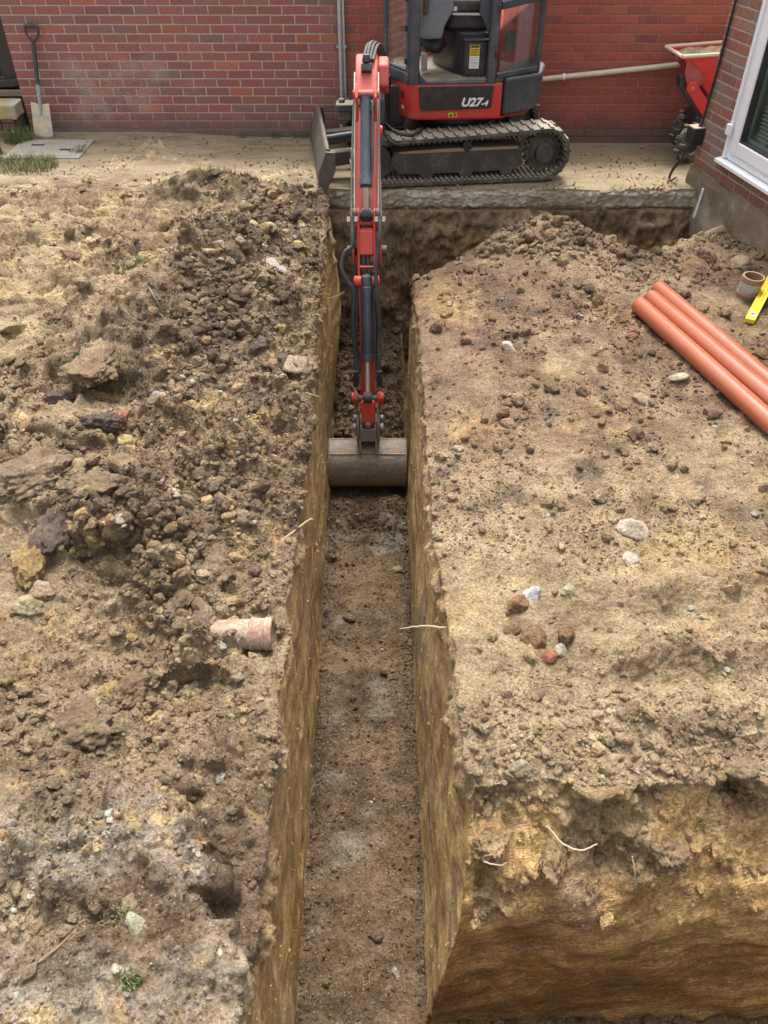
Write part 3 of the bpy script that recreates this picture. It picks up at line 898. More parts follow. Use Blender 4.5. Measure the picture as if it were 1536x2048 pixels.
mb.obj('paint_mark', CHALK, house)
# window
UPVC = painted('white_upvc', (.78, .79, .82), .28, .10, (.5, .47, .42), scale=14, dust=.12)
GASKET = painted('black_gasket', (.02, .022, .024), .5, .1, dust=.05)
PANE = glass_mat('window_glass', (.80, .88, .86), .16, .03)
BLIND = painted('blind_slat', (.72, .74, .75), .4, .05, dust=0)
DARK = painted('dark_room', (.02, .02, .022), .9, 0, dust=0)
win = MB()
def ring(mb, s0, s1, z0, z1, w, d0, d1, wb=None):
    wb = wb or w
    hbox(mb, s0, s0 + w, d0, d1, z0, z1); hbox(mb, s1 - w, s1, d0, d1, z0, z1)
    hbox(mb, s0 + w, s1 - w, d0, d1, z0, z0 + wb); hbox(mb, s0 + w, s1 - w, d0, d1, z1 - w, z1)
ring(win, WS0 + .002, WS1 - .002, WZ0 + .002, WZ1 - .002, .065, -.075, .004)
w_o = win.obj('window', UPVC, house, bevel=.006)
mb = MB(); ring(mb, WS0 + .060, WS1 - .060, WZ0 + .060, WZ1 - .060, .088, -.055, .024, .10)
mb.obj('sash', UPVC, w_o, bevel=.010, seg=3)
mb = MB(); ring(mb, WS0 + .146, WS1 - .146, WZ0 + .158, WZ1 - .146, .012, -.04, .012)
mb.obj('gasket', GASKET, w_o)
mb = MB(); hbox(mb, WS0 + .15, WS1 - .15, -.030, -.034, WZ0 + .16, WZ1 - .15)
mb.obj('pane', PANE, w_o)
mb = MB(); ring(mb, WS0 + .150, WS1 - .150, WZ0 + .165, WZ1 - .15, .03, -.05, -.044)
mb.obj('spacer', painted('glass_edge', (.34, .42, .40), .3, .1, dust=0), w_o)
z = WZ0 + .20
while z < WZ1 - .16:
    mb = MB()
    s0, s1 = WS0 + .20, WS1 - .18
    mb.hexa([hp(s0, -.085, z), hp(s1, -.085, z), hp(s1, -.108, z + .004), hp(s0, -.108, z + .004),
             hp(s0, -.085, z + .0016), hp(s1, -.085, z + .0016), hp(s1, -.108, z + .0056), hp(s0, -.108, z + .0056)])
    mb.obj('blind_slat', BLIND, w_o, smooth=False)
    z += .028
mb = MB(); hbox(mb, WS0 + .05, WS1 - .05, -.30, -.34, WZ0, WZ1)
mb.obj('unlit_room_sheet', DARK, w_o)  # black sheet standing in for the shade of the unlit room
mb = MB()
mb.hexa([hp(WS0 - .055, .060, WZ0 - .040), hp(WS1 + .05, .060, WZ0 - .040), hp(WS1 + .05, -.02, WZ0 - .040), hp(WS0 - .055, -.02, WZ0 - .040),
         hp(WS0 - .055, .060, WZ0 - .012), hp(WS1 + .05, .060, WZ0 - .012), hp(WS1 + .05, -.02, WZ0 - .002), hp(WS0 - .055, -.02, WZ0 - .002)])
mb.obj('sill', UPVC, w_o, bevel=.004)
mb = MB(); hbox(mb, WS0 - .022, WS0 + .012, .003, .022, WZ0, 1.6)
hbox(mb, WS0 - .03, WS0 + .03, .022, .045, .52, .60)
mb.obj('trim', UPVC, w_o, bevel=.004)

# cable, junction box
BLK = painted('black_plastic', (.018, .018, .022), .42, .25, (.2, .17, .14), dust=.35)
cb = MB()
cb.tube(spline([hp(.078, .014, 2.5), hp(.075, .015, 1.7), hp(.072, .015, 1.25), hp(.060, .014, .95), hp(.045, .016, .7), hp(.035, .02, .50)], 6), .010, 8)
tag(cb.obj('supply_cable', BLK), 'black cable running down the brick corner of the house', 'cable')
jb = empty('junction_box', tuple(hp(.02, .05, .40)), 'black box with pinkish lid where the corner cable ends', 'junction box')
mb = MB(); hbox(mb, -.035, .085, .004, .105, .335, .462); mb.obj('body', BLK, jb, bevel=.006)
mb = MB(); hbox(mb, -.032, .082, .004, .102, .4625, .470); mb.obj('lid', painted('dusty_lid', (.36, .25, .21), .7, .3), jb, bevel=.003)
mb = MB().cyl(hp(.035, .03, .468), hp(.035, .022, .52), .018, .014, 12); mb.obj('cable_gland', BLK, jb)
mb = MB()
mb.tube(spline([hp(.03, .06, .34), hp(.0, .09, .26), hp(-.03, .11, .16), hp(-.09, .12, .06), hp(-.06, .14, .0), hp(.0, .12, .05)], 6), .007, 7)
mb.tube(spline([hp(.05, .07, .34), hp(.02, .10, .24), hp(-.06, .13, .12), hp(-.12, .12, .01), hp(-.10, .10, -.03)], 6), .006, 7)
mb.obj('loose_wire', BLK, jb)

# ------------------------------------------------------------------ far left: timber door, stone step
DOORWOOD = painted('dark_timber', (.040, .028, .026), .7, .25, (.12, .09, .07), scale=10, dust=.3)
dr = empty('timber_door', (-4.0, 8.62, .3), 'dark brown timber door set in the wall end above a stone step', 'door')
for i, x in enumerate(np.arange(-4.6, -3.55, .15)):
    MB().box((x + .072, 8.66, 1.05), (.143, .03, 1.32)).obj('plank', DOORWOOD, dr, bevel=.004)
mb = MB(); mb.hexa([(-4.4, 8.61, 1.05), (-4.3, 8.61, 1.05), (-4.3, 8.643, 1.05), (-4.4, 8.643, 1.05), (-3.70, 8.61, .42), (-3.60, 8.61, .42), (-3.60, 8.643, .42), (-3.70, 8.643, .42)])
mb.obj('brace', DOORWOOD, dr, bevel=.004)
MB().box((-4.0, 8.60, .44), (1.0, .03, .06), Matrix.Rotation(R(-4), 3, 'Y')).obj('ledge', DOORWOOD, dr, bevel=.004)
MB().box((-4.1, 8.60, .385), (1.17, .12, .05)).obj('threshold', painted('worn_timber', (.16, .12, .10), .8, .4, dust=.3), dr, bevel=.004)
STEPM = concrete_material('step_stone', (.50, .47, .40), (.45, .36, .16), .55, 7)
st = empty('door_step', (-3.8, 8.4, .2), 'pale chipped stone step on loose bricks beneath the timber door', 'step')
def rough_block(mb, c, s, seed, amp=.01, n=7):
    bm = bmesh.new(); bmesh.ops.create_cube(bm, size=1)
    bmesh.ops.subdivide_edges(bm, edges=bm.edges[:], cuts=n, use_grid_fill=True)
    vs = np.array([v.co[:] for v in bm.verts]); 
    P = vs * np.array(s) + np.array(c)
    ln = vs / np.maximum(np.abs(vs).max(1, keepdims=True), 1e-6)
    edge = np.sort(np.abs(vs) * 2, 1)[:, 1]
    d = amp * perlin(P[:, 0] * 9, P[:, 1] * 9, P[:, 2] * 9, seed) + amp * .5 * perlin(P[:, 0] * 30, P[:, 1] * 30, P[:, 2] * 30, seed + 1) - amp * .8 * (edge > .98)
    P = P + vs / np.linalg.norm(vs, axis=1, keepdims=True) * d[:, None]
    mb.add(P.tolist(), [tuple(v.index for v in f.verts) for f in bm.faces]); bm.free()
    return mb
rough_block(MB(), (-3.96, 8.40, .285), (.86, .26, .135), 401, .012, 10).obj('slab', STEPM, st, angle=60)
for i, (x, z, c) in enumerate([(x, z, None) for z in (.185, .112, .040) for x in (-3.64, -3.765, -3.89, -4.015)]):
    o = bpy.data.objects.new('brick', STRETCH[i % 6][0]); COL.objects.link(o); o.parent = st
    o.matrix_local = Matrix.Translation(Vector((x + .02 * (z < .1) + random.uniform(-.006, .006), 8.315 + random.uniform(-.008, .008), z + .033)) - ORIGIN[st.name]) @ Matrix.Diagonal((.54, 1, 1.02, 1))
    o.color = (*vary((.19, .085, .065) if i % 3 else (.27, .18, .14), .15), 1)
MB().box((-4.06, 8.64, .10), (1.09, .09, .62)).obj('infill', painted('brick_dust', (.10, .06, .05), .95, .3), st)
MB().box((-3.95, 8.43, .11), (.8, .2, .22)).obj('infill', painted('dark_fill', (.06, .045, .035), .95, .3), st)

# drain cover
dc = empty('drain_cover', (-3.15, 7.95, .05), 'square concrete drain cover with worn rim in the path below the spade', 'drain cover')
DCM = concrete_material('cover_concrete', (.37, .345, .30), (.30, .25, .17), .4, 6)
def quad_slab(mb, p4, z0, z1, inset=0):
    c = sum((Vector((*p, 0)) for p in p4), Vector()) / 4
    q = [c + (Vector((*p, 0)) - c) * (1 - inset) for p in p4]
    mb.hexa([(p.x, p.y, z0) for p in q] + [(p.x, p.y, z1) for p in q])
    return mb
cq = [(-3.50, 7.66), (-2.80, 7.66), (-2.80, 8.20), (-3.50, 8.20)]
quad_slab(MB(), cq, .0, .064).obj('rim', DCM, dc, bevel=.006)
quad_slab(MB(), cq, .055, .071, .14).obj('lid', DCM, dc, bevel=.005)
MB().box((-3.28, 8.0, .0735), (.12, .03, .004)).obj('lifting_slot', DARK, dc)
MB().box((-2.98, 7.86, .0735), (.10, .03, .004)).obj('lifting_slot', DARK, dc)

# ------------------------------------------------------------------ pipes on the wall
GALV = painted('galvanised', (.46, .47, .50), .38, .2, (.45, .42, .38), metal=.5, dust=.1)
cd = empty('conduit', (-.39, 8.45, 0), 'slim grey vertical conduit fixed to the brick wall left of the excavator', 'conduit')
MB().cyl((-.405, 8.455, .03), (-.405, 8.455, 2.5), .020, n=16).obj('tube', GALV, cd)
MB().box((-.372, 8.470, 1.27), (.022, .03, 2.46)).obj('channel', GALV, cd, bevel=.003)
for z in (.35, .8, 1.5, 2.1):
    MB().box((-.395, 8.478, z), (.10, .04, .018)).obj('clip', GALV, cd, bevel=.002)
CREAM = painted('cream_plastic', (.62, .55, .43), .38, .15, dust=.2)
wp = empty('waste_pipe', (2.0, 8.45, .55), 'cream plastic waste pipe sloping along the red wall behind the dumper', 'pipe')
MB().cyl((.2, 8.455, .405), (3.6, 8.455, .735), .024, n=18).obj('tube', CREAM, wp)
for x in (1.71, 2.9, .7):
    z = .405 + (x - .2) * .0971
    MB().lathe((x, 8.455, z), (1, 0, .097), [(-.012, .0245), (-.012, .030), (.012, .030), (.012, .0245)], 18).box((x, 8.480, z), (.016, .05, .03)).obj('clip', UPVC, wp)
# ------------------------------------------------------------------ the excavator
RED = painted('red_paint', (.54, .034, .022), .5, .7, (.22, .145, .09), scale=8, wear=(.24, .05, .035), coat=.1, dust=.3)
REDF = painted('faded_red_paint', (.47, .072, .052), .55, .65, (.28, .16, .11), scale=9, wear=(.60, .32, .28), dust=.22)
SLATE = painted('slate_paint', (.045, .054, .072), .42, .30, (.26, .23, .18), scale=6, wear=(.11, .12, .14), dust=.25)
BLACKP = painted('black_panel', (.016, .018, .024), .32, .18, (.24, .21, .17), scale=9, wear=(.07, .07, .08), dust=.2)
CYL = painted('cylinder_paint', (.036, .045, .062), .38, .25, (.25, .22, .18), scale=9, wear=(.12, .13, .15), dust=.25)
RUBBER = painted('track_rubber', (.055, .052, .048), .75, .6, (.36, .31, .24), scale=10, dust=.95)
FRAME = painted('track_frame_paint', (.045, .043, .042), .55, .65, (.20, .16, .11), scale=7, dust=.6)
STEEL = painted('worn_steel', (.11, .10, .092), .55, .9, (.22, .17, .115), scale=9, metal=.35, dust=.4)
CHROME = NT('chrome_rod').bsdf((.70, .70, .70), .28, .75)
HOSE = painted('rubber_hose', (.020, .022, .026), .5, .3, (.2, .17, .13), dust=.3)
GREYP = painted('grey_plastic', (.17, .185, .215), .5, .15, dust=.12)
CABGL = glass_mat('cab_glass', (.80, .84, .84), .10, .08)
bk = NT('bucket_steel')
_p = bk.pos(); _a = bk.noise(bk.mapping(_p, (7, 22, 22)), 1, 6, .72, .4); _b = bk.noise(_p, 55, 5, .75); _c = bk.noise(_p, 8, 5, .7)
_col = bk.mix(bk.ramp(_b, .3, .7), (.10, .088, .078), (.24, .215, .19))
_col = bk.mix(bk.ramp(_a, .44, .60), _col, (.28, .205, .13))
_col = bk.mix(bk.math('MULTIPLY', bk.ramp(_b, .60, .70), bk.ramp(_c, .42, .6)), _col, (.42, .38, .33))
_col = bk.mix(bk.ramp(bk.math('ADD', bk.sep(_p)[2], bk.math('MULTIPLY', _c, .22)), -1.38, -1.22, .8, 0), _col, bk.mix(_b, (.22, .155, .085), (.36, .27, .165)))
BUCK = bk.bsdf(_col, bk.ramp(_a, .4, .7, .42, .85), .2, bk.bump(bk.math('ADD', _b, _a), .5, .008), .5)

ex = empty('excavator', (.57, 7.745, 0), 'red and slate compact excavator reaching down into the trench from the concrete path', 'excavator')
YA = R(7)
cY, sY = math.cos(YA), math.sin(YA)
def TR(x, y, z): return Vector((.571 + x * cY - y * sY, 7.745 + x * sY + y * cY, z))
RT = Matrix.Rotation(YA, 3, 'Z')

# --- tracks
def track_outline(n_arc=16, off=0.0):
    """belt outer line in the x-z plane of the track, from bottom left, clockwise seen from the camera"""
    pts = []
    cs, rs = (.745, .232), .212 + off          # sprocket end (right)
    ci, ri = (-.735, .205), .185 + off         # idler end (left)
    bot = .020 - off
    for k in range(n_arc + 1):                 # idler, from bottom round the left to the top
        a = R(-90 - 175 * k / n_arc); pts.append((ci[0] + ri * math.cos(a), ci[1] + ri * math.sin(a)))
    for k in range(1, 8):                      # top run with a little sag
        t = k / 8
        x = ci[0] + .02 + (cs[0] - ci[0] - .04) * t
        z0 = ci[1] + ri + (cs[1] + rs - ci[1] - ri) * t
        pts.append((x, z0 - .010 * math.sin(math.pi * t)))
    for k in range(n_arc + 1):
        a = R(90 - 180 * k / n_arc); pts.append((cs[0] + rs * math.cos(a), cs[1] + rs * math.sin(a)))
    pts.append((.55, bot)); 
    for k in range(1, 6): pts.append((.55 - 1.1 * k / 6, bot))
    pts.append((-.60, bot))
    return pts

def walk(pts, step):
    out = []; d = 0; nxt = 0
    P = [Vector((*p, 0)) for p in pts] + [Vector((*pts[0], 0))]
    for a, b in zip(P, P[1:]):
        L = (b - a).length
        while nxt <= d + L:
            t = (nxt - d) / L
            out.append((a.lerp(b, t), (b - a).normalized())); nxt += step
        d += L
    return out

lug_me = None
for side in (-1, 1):                            # -1 faces the camera
    y0, y1 = (-.65, -.38) if side < 0 else (.38, .65)
    outer, inner = track_outline(off=0), track_outline(off=-.030)
    mb = MB(); n = len(outer)
    vs = [TR(x, y0, z) for x, z in outer] + [TR(x, y1, z) for x, z in outer] + [TR(x, y0, z) for x, z in inner] + [TR(x, y1, z) for x, z in inner]
    fs = []
    for k in range(n):
        k2 = (k + 1) % n
        fs += [(k2, k, n + k, n + k2), (2 * n + k, 2 * n + k2, 3 * n + k2, 3 * n + k), (k, k2, 2 * n + k2, 2 * n + k), (n + k2, n + k, 3 * n + k, 3 * n + k2)]
    mb.add(vs, fs)
    tr = mb.obj('rubber_track', RUBBER, ex, angle=50)
    # lugs on the outside, teeth ridges on the inside
    if lug_me is None:
        lm = MB()
        for a, b, sh in ((-.134, -.008, .014), (.008, .134, -.014)):
            lm.hexa([(sh - .018, a, -.004), (sh + .018, a, -.004), (sh + .018, b, -.004), (sh - .018, b, -.004),
                     (sh - .011, a + .006, .012), (sh + .011, a + .006, .012), (sh + .011, b - .006, .012), (sh - .011, b - .006, .012)])
        lug_o = lm.obj('track_lug', RUBBER, None, bevel=0)
        lug_me = lug_o.data
        bpy.data.objects.remove(lug_o)
    rib = MB()
    per = walk(outer, .0905)
    for p, d in per:
        nrm = Vector((d.z if False else -d.y, d.x, 0)) * 1.0       # left normal in the outline plane
        if (p - Vector((0, .2, 0))).dot(nrm) < 0: nrm = -nrm
        X = RT @ Vector((d.x, 0, d.y)); Zv = RT @ Vector((nrm.x, 0, nrm.y)); Yv = Zv.cross(X)
        M = Matrix((X, Yv, Zv)).transposed().to_4x4()
        o = bpy.data.objects.new('track_lug', lug_me); COL.objects.link(o); o.parent = tr
        o.matrix_local = Matrix.Translation(TR(p.x, (y0 + y1) / 2, p.y) - ORIGIN[ex.name]) @ M
    for p, d in walk(track_outline(off=-.030), .0452):
        nrm = Vector((-d.y, d.x, 0))
        if (p - Vector((0, .2, 0))).dot(nrm) > 0: nrm = -nrm
        c = p + nrm * .007
        X = RT @ Vector((d.x, 0, d.y)); Zv = RT @ Vector((nrm.x, 0, nrm.y)); Yv = Zv.cross(X)
        rib.box(TR(c.x, (y0 + y1) / 2, c.y), (.020, abs(y1 - y0) - .01, .016), Matrix((X, Yv, Zv)).transposed())
    rib.obj('drive_rib', RUBBER, tr)
    # frame between the runs
    f0 = y0 + .035 if side < 0 else y0 + .03
    mb = MB()
    prof = [(-.52, .105), (-.60, .20), (-.56, .285), (-.1, .300), (.50, .305), (.545, .28), (.55, .15), (.50, .105), (.475, .105), (.455, .062), (.385, .062), (.355, .105),
            (.125, .100), (.095, .060), (.025, .060), (-.005, .100), (-.215, .100), (-.245, .060), (-.315, .060), (-.345, .100)]
    mb.prism([TR(x, f0, z) for x, z in prof], RT @ Vector((0, .2, 0)))
    fr = mb.obj('track_frame', FRAME, ex, bevel=.006)
    mb = MB()
    for x, z in ((.42, .235), (.47, .235), (-.45, .235)): mb.cyl(TR(x, f0 + .002, z), TR(x, f0 - .010, z), .013, n=6)
    for x in (.42, .06, -.28): mb.cyl(TR(x, f0 + .002, .085), TR(x, f0 - .008, .085), .012, n=6)
    mb.obj('bolt', FRAME, fr)
    mb = MB(); mb.prism([TR(x, f0 - .007, z) for x, z in ((-.52, .275), (.5, .285), (.5, .30), (-.1, .305), (-.52, .292))], RT @ Vector((0, .012, 0)))
    mb.obj('mud_cake', painted('dry_mud', (.30, .225, .14), .95, .5, (.2, .15, .1), dust=.0), fr)
    for x in (.42, .06, -.28):
        MB().cyl(TR(x, f0 + .02, .085), TR(x, f0 + .18, .085), .045, n=18).obj('roller', FRAME, ex)
    MB().cyl(TR(.06, f0 - .016, .322), TR(.06, f0 + .18, .322), .042, n=18).obj('top_roller', BLACKP, ex, bevel=.004)
    mb = MB()                                    # sprocket
    pr = []
    for k in range(36):
        a = 2 * math.pi * k / 36; r = .172 if k % 2 == 0 else .148
        for da in (-.05, .05): pr.append((.745 + r * math.cos(a + da), .232 + r * math.sin(a + da)))
    mb.prism([TR(x, f0 + .06, z) for x, z in pr], RT @ Vector((0, .05, 0)))
    spk = mb.obj('sprocket', FRAME, ex)
    MB().lathe(TR(.745, f0 + .065, .232), RT @ Vector((0, -1, 0)), [(0, .125), (.02, .12), (.03, .085), (.075, .080), (.083, .070), (.083, 0.0001)], 30).obj('hub', FRAME, spk)
    mb = MB()
    for k in range(9):
        a = 2 * math.pi * k / 9; mb.cyl(TR(.745 + .1 * math.cos(a), f0 + .06, .232 + .1 * math.sin(a)), TR(.745 + .1 * math.cos(a), f0 + .036, .232 + .1 * math.sin(a)), .010, n=6)
    mb.obj('hub_bolt', FRAME, spk)
    MB().lathe(TR(-.735, f0 + .02, .205), RT @ Vector((0, 1, 0)), [(0, .0001), (0, .06), (.02, .07), (.02, .150), (.12, .150), (.12, .07), (.14, .0001)], 30).obj('idler', FRAME, ex)

# --- centre frame, slew ring
mb = MB()
mb.hexa([TR(-.45, -.40, .16), TR(.45, -.40, .16), TR(.45, .40, .16), TR(-.45, .40, .16), TR(-.32, -.36, .36), TR(.32, -.36, .36), TR(.32, .36, .36), TR(-.32, .36, .36)])
mb.obj('centre_frame', FRAME, ex, bevel=.01)
MB().lathe((.63, 7.78, .34), (0, 0, 1), [(0, .0001), (0, .34), (.05, .36), (.05, .33), (.09, .33), (.09, .40), (.135, .40), (.135, .0001)], 40).obj('slew_ring', BLACKP, ex)
# --- dozer blade
bl = MB()
prof = [(-1.145, .330), (-1.175, .25), (-1.20, .16), (-1.21, .08), (-1.205, .022), (-1.180, .022), (-1.172, .08), (-1.165, .16), (-1.142, .25), (-1.112, .330)]
bl.prism([TR(x, -.69, z) for x, z in prof], RT @ Vector((0, 1.38, 0)))
blade = bl.obj('dozer_blade', STEEL, ex, bevel=.006)
for y in (-.70, .675):
    mb = MB(); mb.prism([TR(x, y, z) for x, z in [(-1.145, .34), (-1.218, .16), (-1.215, .018), (-1.15, .018), (-1.065, .19), (-1.07, .33)]], RT @ Vector((0, .025, 0)))
    mb.obj('side_plate', STEEL, blade, bevel=.005)
MB().cyl(TR(-1.125, -.66, .335), TR(-1.125, .66, .335), .018, n=10).obj('top_bar', STEEL, blade)
for y in (-.30, .30):
    mb = MB(); mb.hexa([TR(-1.14, y - .05, .10), TR(-.45, y - .05, .17), TR(-.45, y + .05, .17), TR(-1.14, y + .05, .10),
                        TR(-1.14, y - .05, .22), TR(-.45, y - .05, .27), TR(-.45, y + .05, .27), TR(-1.14, y + .05, .22)])
    mb.obj('blade_arm', STEEL, ex, bevel=.008)
mb = MB(); mb.cyl(TR(-1.13, 0, .24), TR(-.75, 0, .28), .03, n=14); mb.cyl(TR(-.78, 0, .277), TR(-.4, 0, .32), .045, n=14); mb.obj('blade_cylinder', CYL, ex)

# --- upper body
def rounded(poly, r=.08, n=4):
    out = []
    P = [Vector((*p, 0)) for p in poly]
    for i, p in enumerate(P):
        a, b = P[i - 1], P[(i + 1) % len(P)]
        da, db = (a - p), (b - p)
        ra = min(r, da.length * .45, db.length * .45)
        s, e = p + da.normalized() * ra, p + db.normalized() * ra
        for k in range(n + 1):
            t = k / n
            q = s * (1 - t) ** 2 + p * 2 * t * (1 - t) + e * t * t
            out.append((q.x, q.y))
    return out
PLAN = [(.21, 7.245), (.99, 7.283), (1.30, 7.49), (1.40, 7.85), (1.2, 8.22), (.7, 8.38), (.02, 8.2), (.0, 7.60)]
def inset(poly, d):
    c = Vector((.65, 7.8, 0))
    out = []
    for p in poly:
        v = Vector((*p, 0)) - c
        out.append(tuple((c + v * (1 - d / v.length))[:2]))
    return out
def slab(mb, poly, z0, z1, m=0, p2=None):
    p2 = p2 or poly
    n = len(poly)
    mb.add([(x, y, z0) for x, y in poly] + [(x, y, z1) for x, y in p2],
           [tuple(range(n - 1, -1, -1)), tuple(range(n, 2 * n))] + [(k, (k + 1) % n, n + (k + 1) % n, n + k) for k in range(n)], m)
    return mb
base = MB()
body_plan = rounded([(.21, 7.245), (.985, 7.283), (1.0, 7.6), (1.0, 8.3), (.7, 8.38), (.02, 8.2), (.0, 7.60)], .05)
slab(base, rounded(inset(PLAN, .06), .06), .478, .50)
slab(base, body_plan, .50, .765)
body = base.obj('body', RED, ex, bevel=.012, seg=3)
slab(MB(), rounded([(.992, 7.288), (1.30, 7.49), (1.40, 7.85), (1.2, 8.22), (1.008, 8.27)], .09, 6), .515, .80, 0,
     rounded([(.992, 7.272), (1.325, 7.475), (1.42, 7.85), (1.22, 8.24), (1.008, 8.29)], .09, 6)).obj('counterweight', SLATE, ex, bevel=.02, seg=3)
MB().box((1.33, 7.55, .53), (.05, .06, .02)).obj('tie_down_eye', BLACKP, ex, bevel=.006)
# side panel with the model number
def side_pt(x, d, z):                            # a point d outside the cab's near side
    t = (x - .21) / .775
    return Vector((x + .049 * 0, 7.245 + .038 * t - d, z))
pn = MB()
pts = [(.285, .742), (.300, .585), (.320, .566), (.880, .582), (.898, .60), (.905, .748), (.895, .756), (.295, .752)]
pn.prism([side_pt(x, .001, z) for x, z in pts], (0, -.016, 0))
panel = pn.obj('side_panel', BLACKP, ex, bevel=.005, seg=3)
def text_mesh(s, size, name, mat, parent, loc, rot, extrude=.0012, shear=.0, bold=.0, sx=1.0):
    cu = bpy.data.curves.new(name, 'FONT'); cu.body = s; cu.size = size; cu.extrude = extrude; cu.shear = shear; cu.offset = bold
    tmp = bpy.data.objects.new(name, cu); COL.objects.link(tmp)
    me = bpy.data.meshes.new_from_object(tmp.evaluated_get(bpy.context.evaluated_depsgraph_get()))
    bpy.data.objects.remove(tmp); bpy.data.curves.remove(cu)
    me.materials.clear(); me.materials.append(mat)
    o = bpy.data.objects.new(name, me); COL.objects.link(o)
    if parent is not None: o.parent = parent
    org = ORIGIN[parent.name] if parent is not None else Vector()
    o.matrix_local = Matrix.Translation(Vector(loc) - org) @ rot.to_4x4() @ Matrix.Diagonal((sx, 1, 1, 1))
    ORIGIN[o.name] = org
    return o
WHITE = painted('white_print', (.78, .78, .78), .5, .08, dust=0)
RF = Matrix.Rotation(R(90), 3, 'X')              # text standing, facing the camera side
RS = Matrix.Rotation(R(2.8), 3, 'Z') @ RF
text_mesh('U27', .088, 'model_lettering', WHITE, panel, side_pt(.640, .0185, .602), RS, shear=.25, bold=.0032, sx=1.12)
text_mesh('-4', .060, 'model_lettering', WHITE, panel, side_pt(.808, .0185, .603), RS, shear=.25, bold=.002, sx=1.1)
YEL = painted('yellow_label', (.72, .48, .03), .5, .15, dust=.0)
INK = painted('black_ink', (.02, .02, .02), .6, 0, dust=0)
mb = MB(); mb.hexa([side_pt(.540, .0015, .513), side_pt(.615, .0015, .513), side_pt(.615, -.004, .513), side_pt(.540, -.004, .513),
                    side_pt(.540, .0015, .548), side_pt(.615, .0015, .548), side_pt(.615, -.004, .548), side_pt(.540, -.004, .548)])
lab = mb.obj('warning_label', YEL, body)
mb = MB()
mb.prism([side_pt(x, .0015, z) for x, z in ((.546, .518), (.576, .518), (.561, .544))], (0, -.0012, 0))
mb.box(side_pt(.595, .0022, .539), (.026, .0012, .007)); mb.box(side_pt(.595, .0022, .526), (.026, .0012, .010))
mb.obj('pictogram', INK, body)
# vents and scuffs on the front face
fd = (Vector((.0, 7.60, 0)) - Vector((.21, 7.245, 0))).normalized(); fn = Vector((-fd.y, fd.x, 0)); fn = fn if fn.y < 0 or fn.x < 0 else -fn
def front_pt(s, d, z): return Vector((.21, 7.245, z)) + fd * s + fn * d
for k in range(4):
    mb = MB(); mb.box(front_pt(.11, .002, .70 - .016 * k), (.05, .006, .008), Matrix.Rotation(math.atan2(fd.y, fd.x), 3, 'Z'))
    mb.obj('vent_slot', INK, body)
MB().box(front_pt(.10, .002, .575), (.03, .003, .025), Matrix.Rotation(math.atan2(fd.y, fd.x), 3, 'Z')).obj('small_plate', WHITE, body)

# --- cab
SILL, TOP = .765, 2.42
cabp = [(.21, 7.245), (.93, 7.28), (1.305, 7.49), (1.36, 7.8), (1.1, 8.15), (.05, 8.15), (.0, 7.60)]
fl = MB(); slab(fl, inset(cabp, .05), SILL, SILL + .02)
MATM = NT('floor_mat'); 
_p = MATM.pos(); _n = MATM.noise(_p, 9, 5, .7); _n2 = MATM.noise(_p, 80, 4, .7)
MATM.bsdf(MATM.mix(MATM.ramp(_n, .3, .7), (.22, .185, .14), (.33, .285, .215)), .95, 0, MATM.bump(_n2, .5, .006), .2)
cabfloor = fl.obj('cab_floor', MATM.mat, ex, bevel=.004)
mb = MB()
for i in range(12):
    for j in range(3):
        mb.box((.33 + i * .05, 7.315 + j * .045, SILL + .022), (.034, .016, .006))
mb.obj('floor_tread', MATM.mat, cabfloor)
frame = MB()
def post(p, q, w, z0=.75, z1=TOP, d=None):
    p, q = Vector((*p, 0)), Vector((*q, 0)); dx = (q - p).normalized(); ny = Vector((-dx.y, dx.x, 0))
    d = d or w
    frame.hexa([p + Vector((0, 0, z0)), p + dx * w + Vector((0, 0, z0)), p + dx * w + ny * d + Vector((0, 0, z0)), p + ny * d + Vector((0, 0, z0)),
                p + Vector((0, 0, z1)), p + dx * w + Vector((0, 0, z1)), p + dx * w + ny * d + Vector((0, 0, z1)), p + ny * d + Vector((0, 0, z1))])
post((.205, 7.243), (.93, 7.28), .085, .757)                  # front left post
post((.845, 7.278), (.93, 7.28), .075, .757)                  # door post
post((1.265, 7.468), (1.305, 7.49), .05, .80)                # rear post
post((1.1, 8.10), (1.2, 8.05), .06)
# bars along the bottom of door, front and quarter light
frame.hexa([side_pt(.29, .0, .757), side_pt(.845, .0, .757), side_pt(.845, -.06, .757), side_pt(.29, -.06, .757),
            side_pt(.29, .0, .785), side_pt(.845, .0, .785), side_pt(.845, -.06, .780), side_pt(.29, -.06, .780)])
cabf = frame.obj('cab_frame', SLATE, ex, bevel=.012, seg=3)
# curved gusset at the door's lower front corner
mb = MB(); mb.prism([side_pt(x, .001, z) for x, z in ((.29, .783), (.345, .783), (.318, .80), (.300, .825), (.29, .86))], (0, .05, 0)); mb.obj('door_gusset', SLATE, cabf)
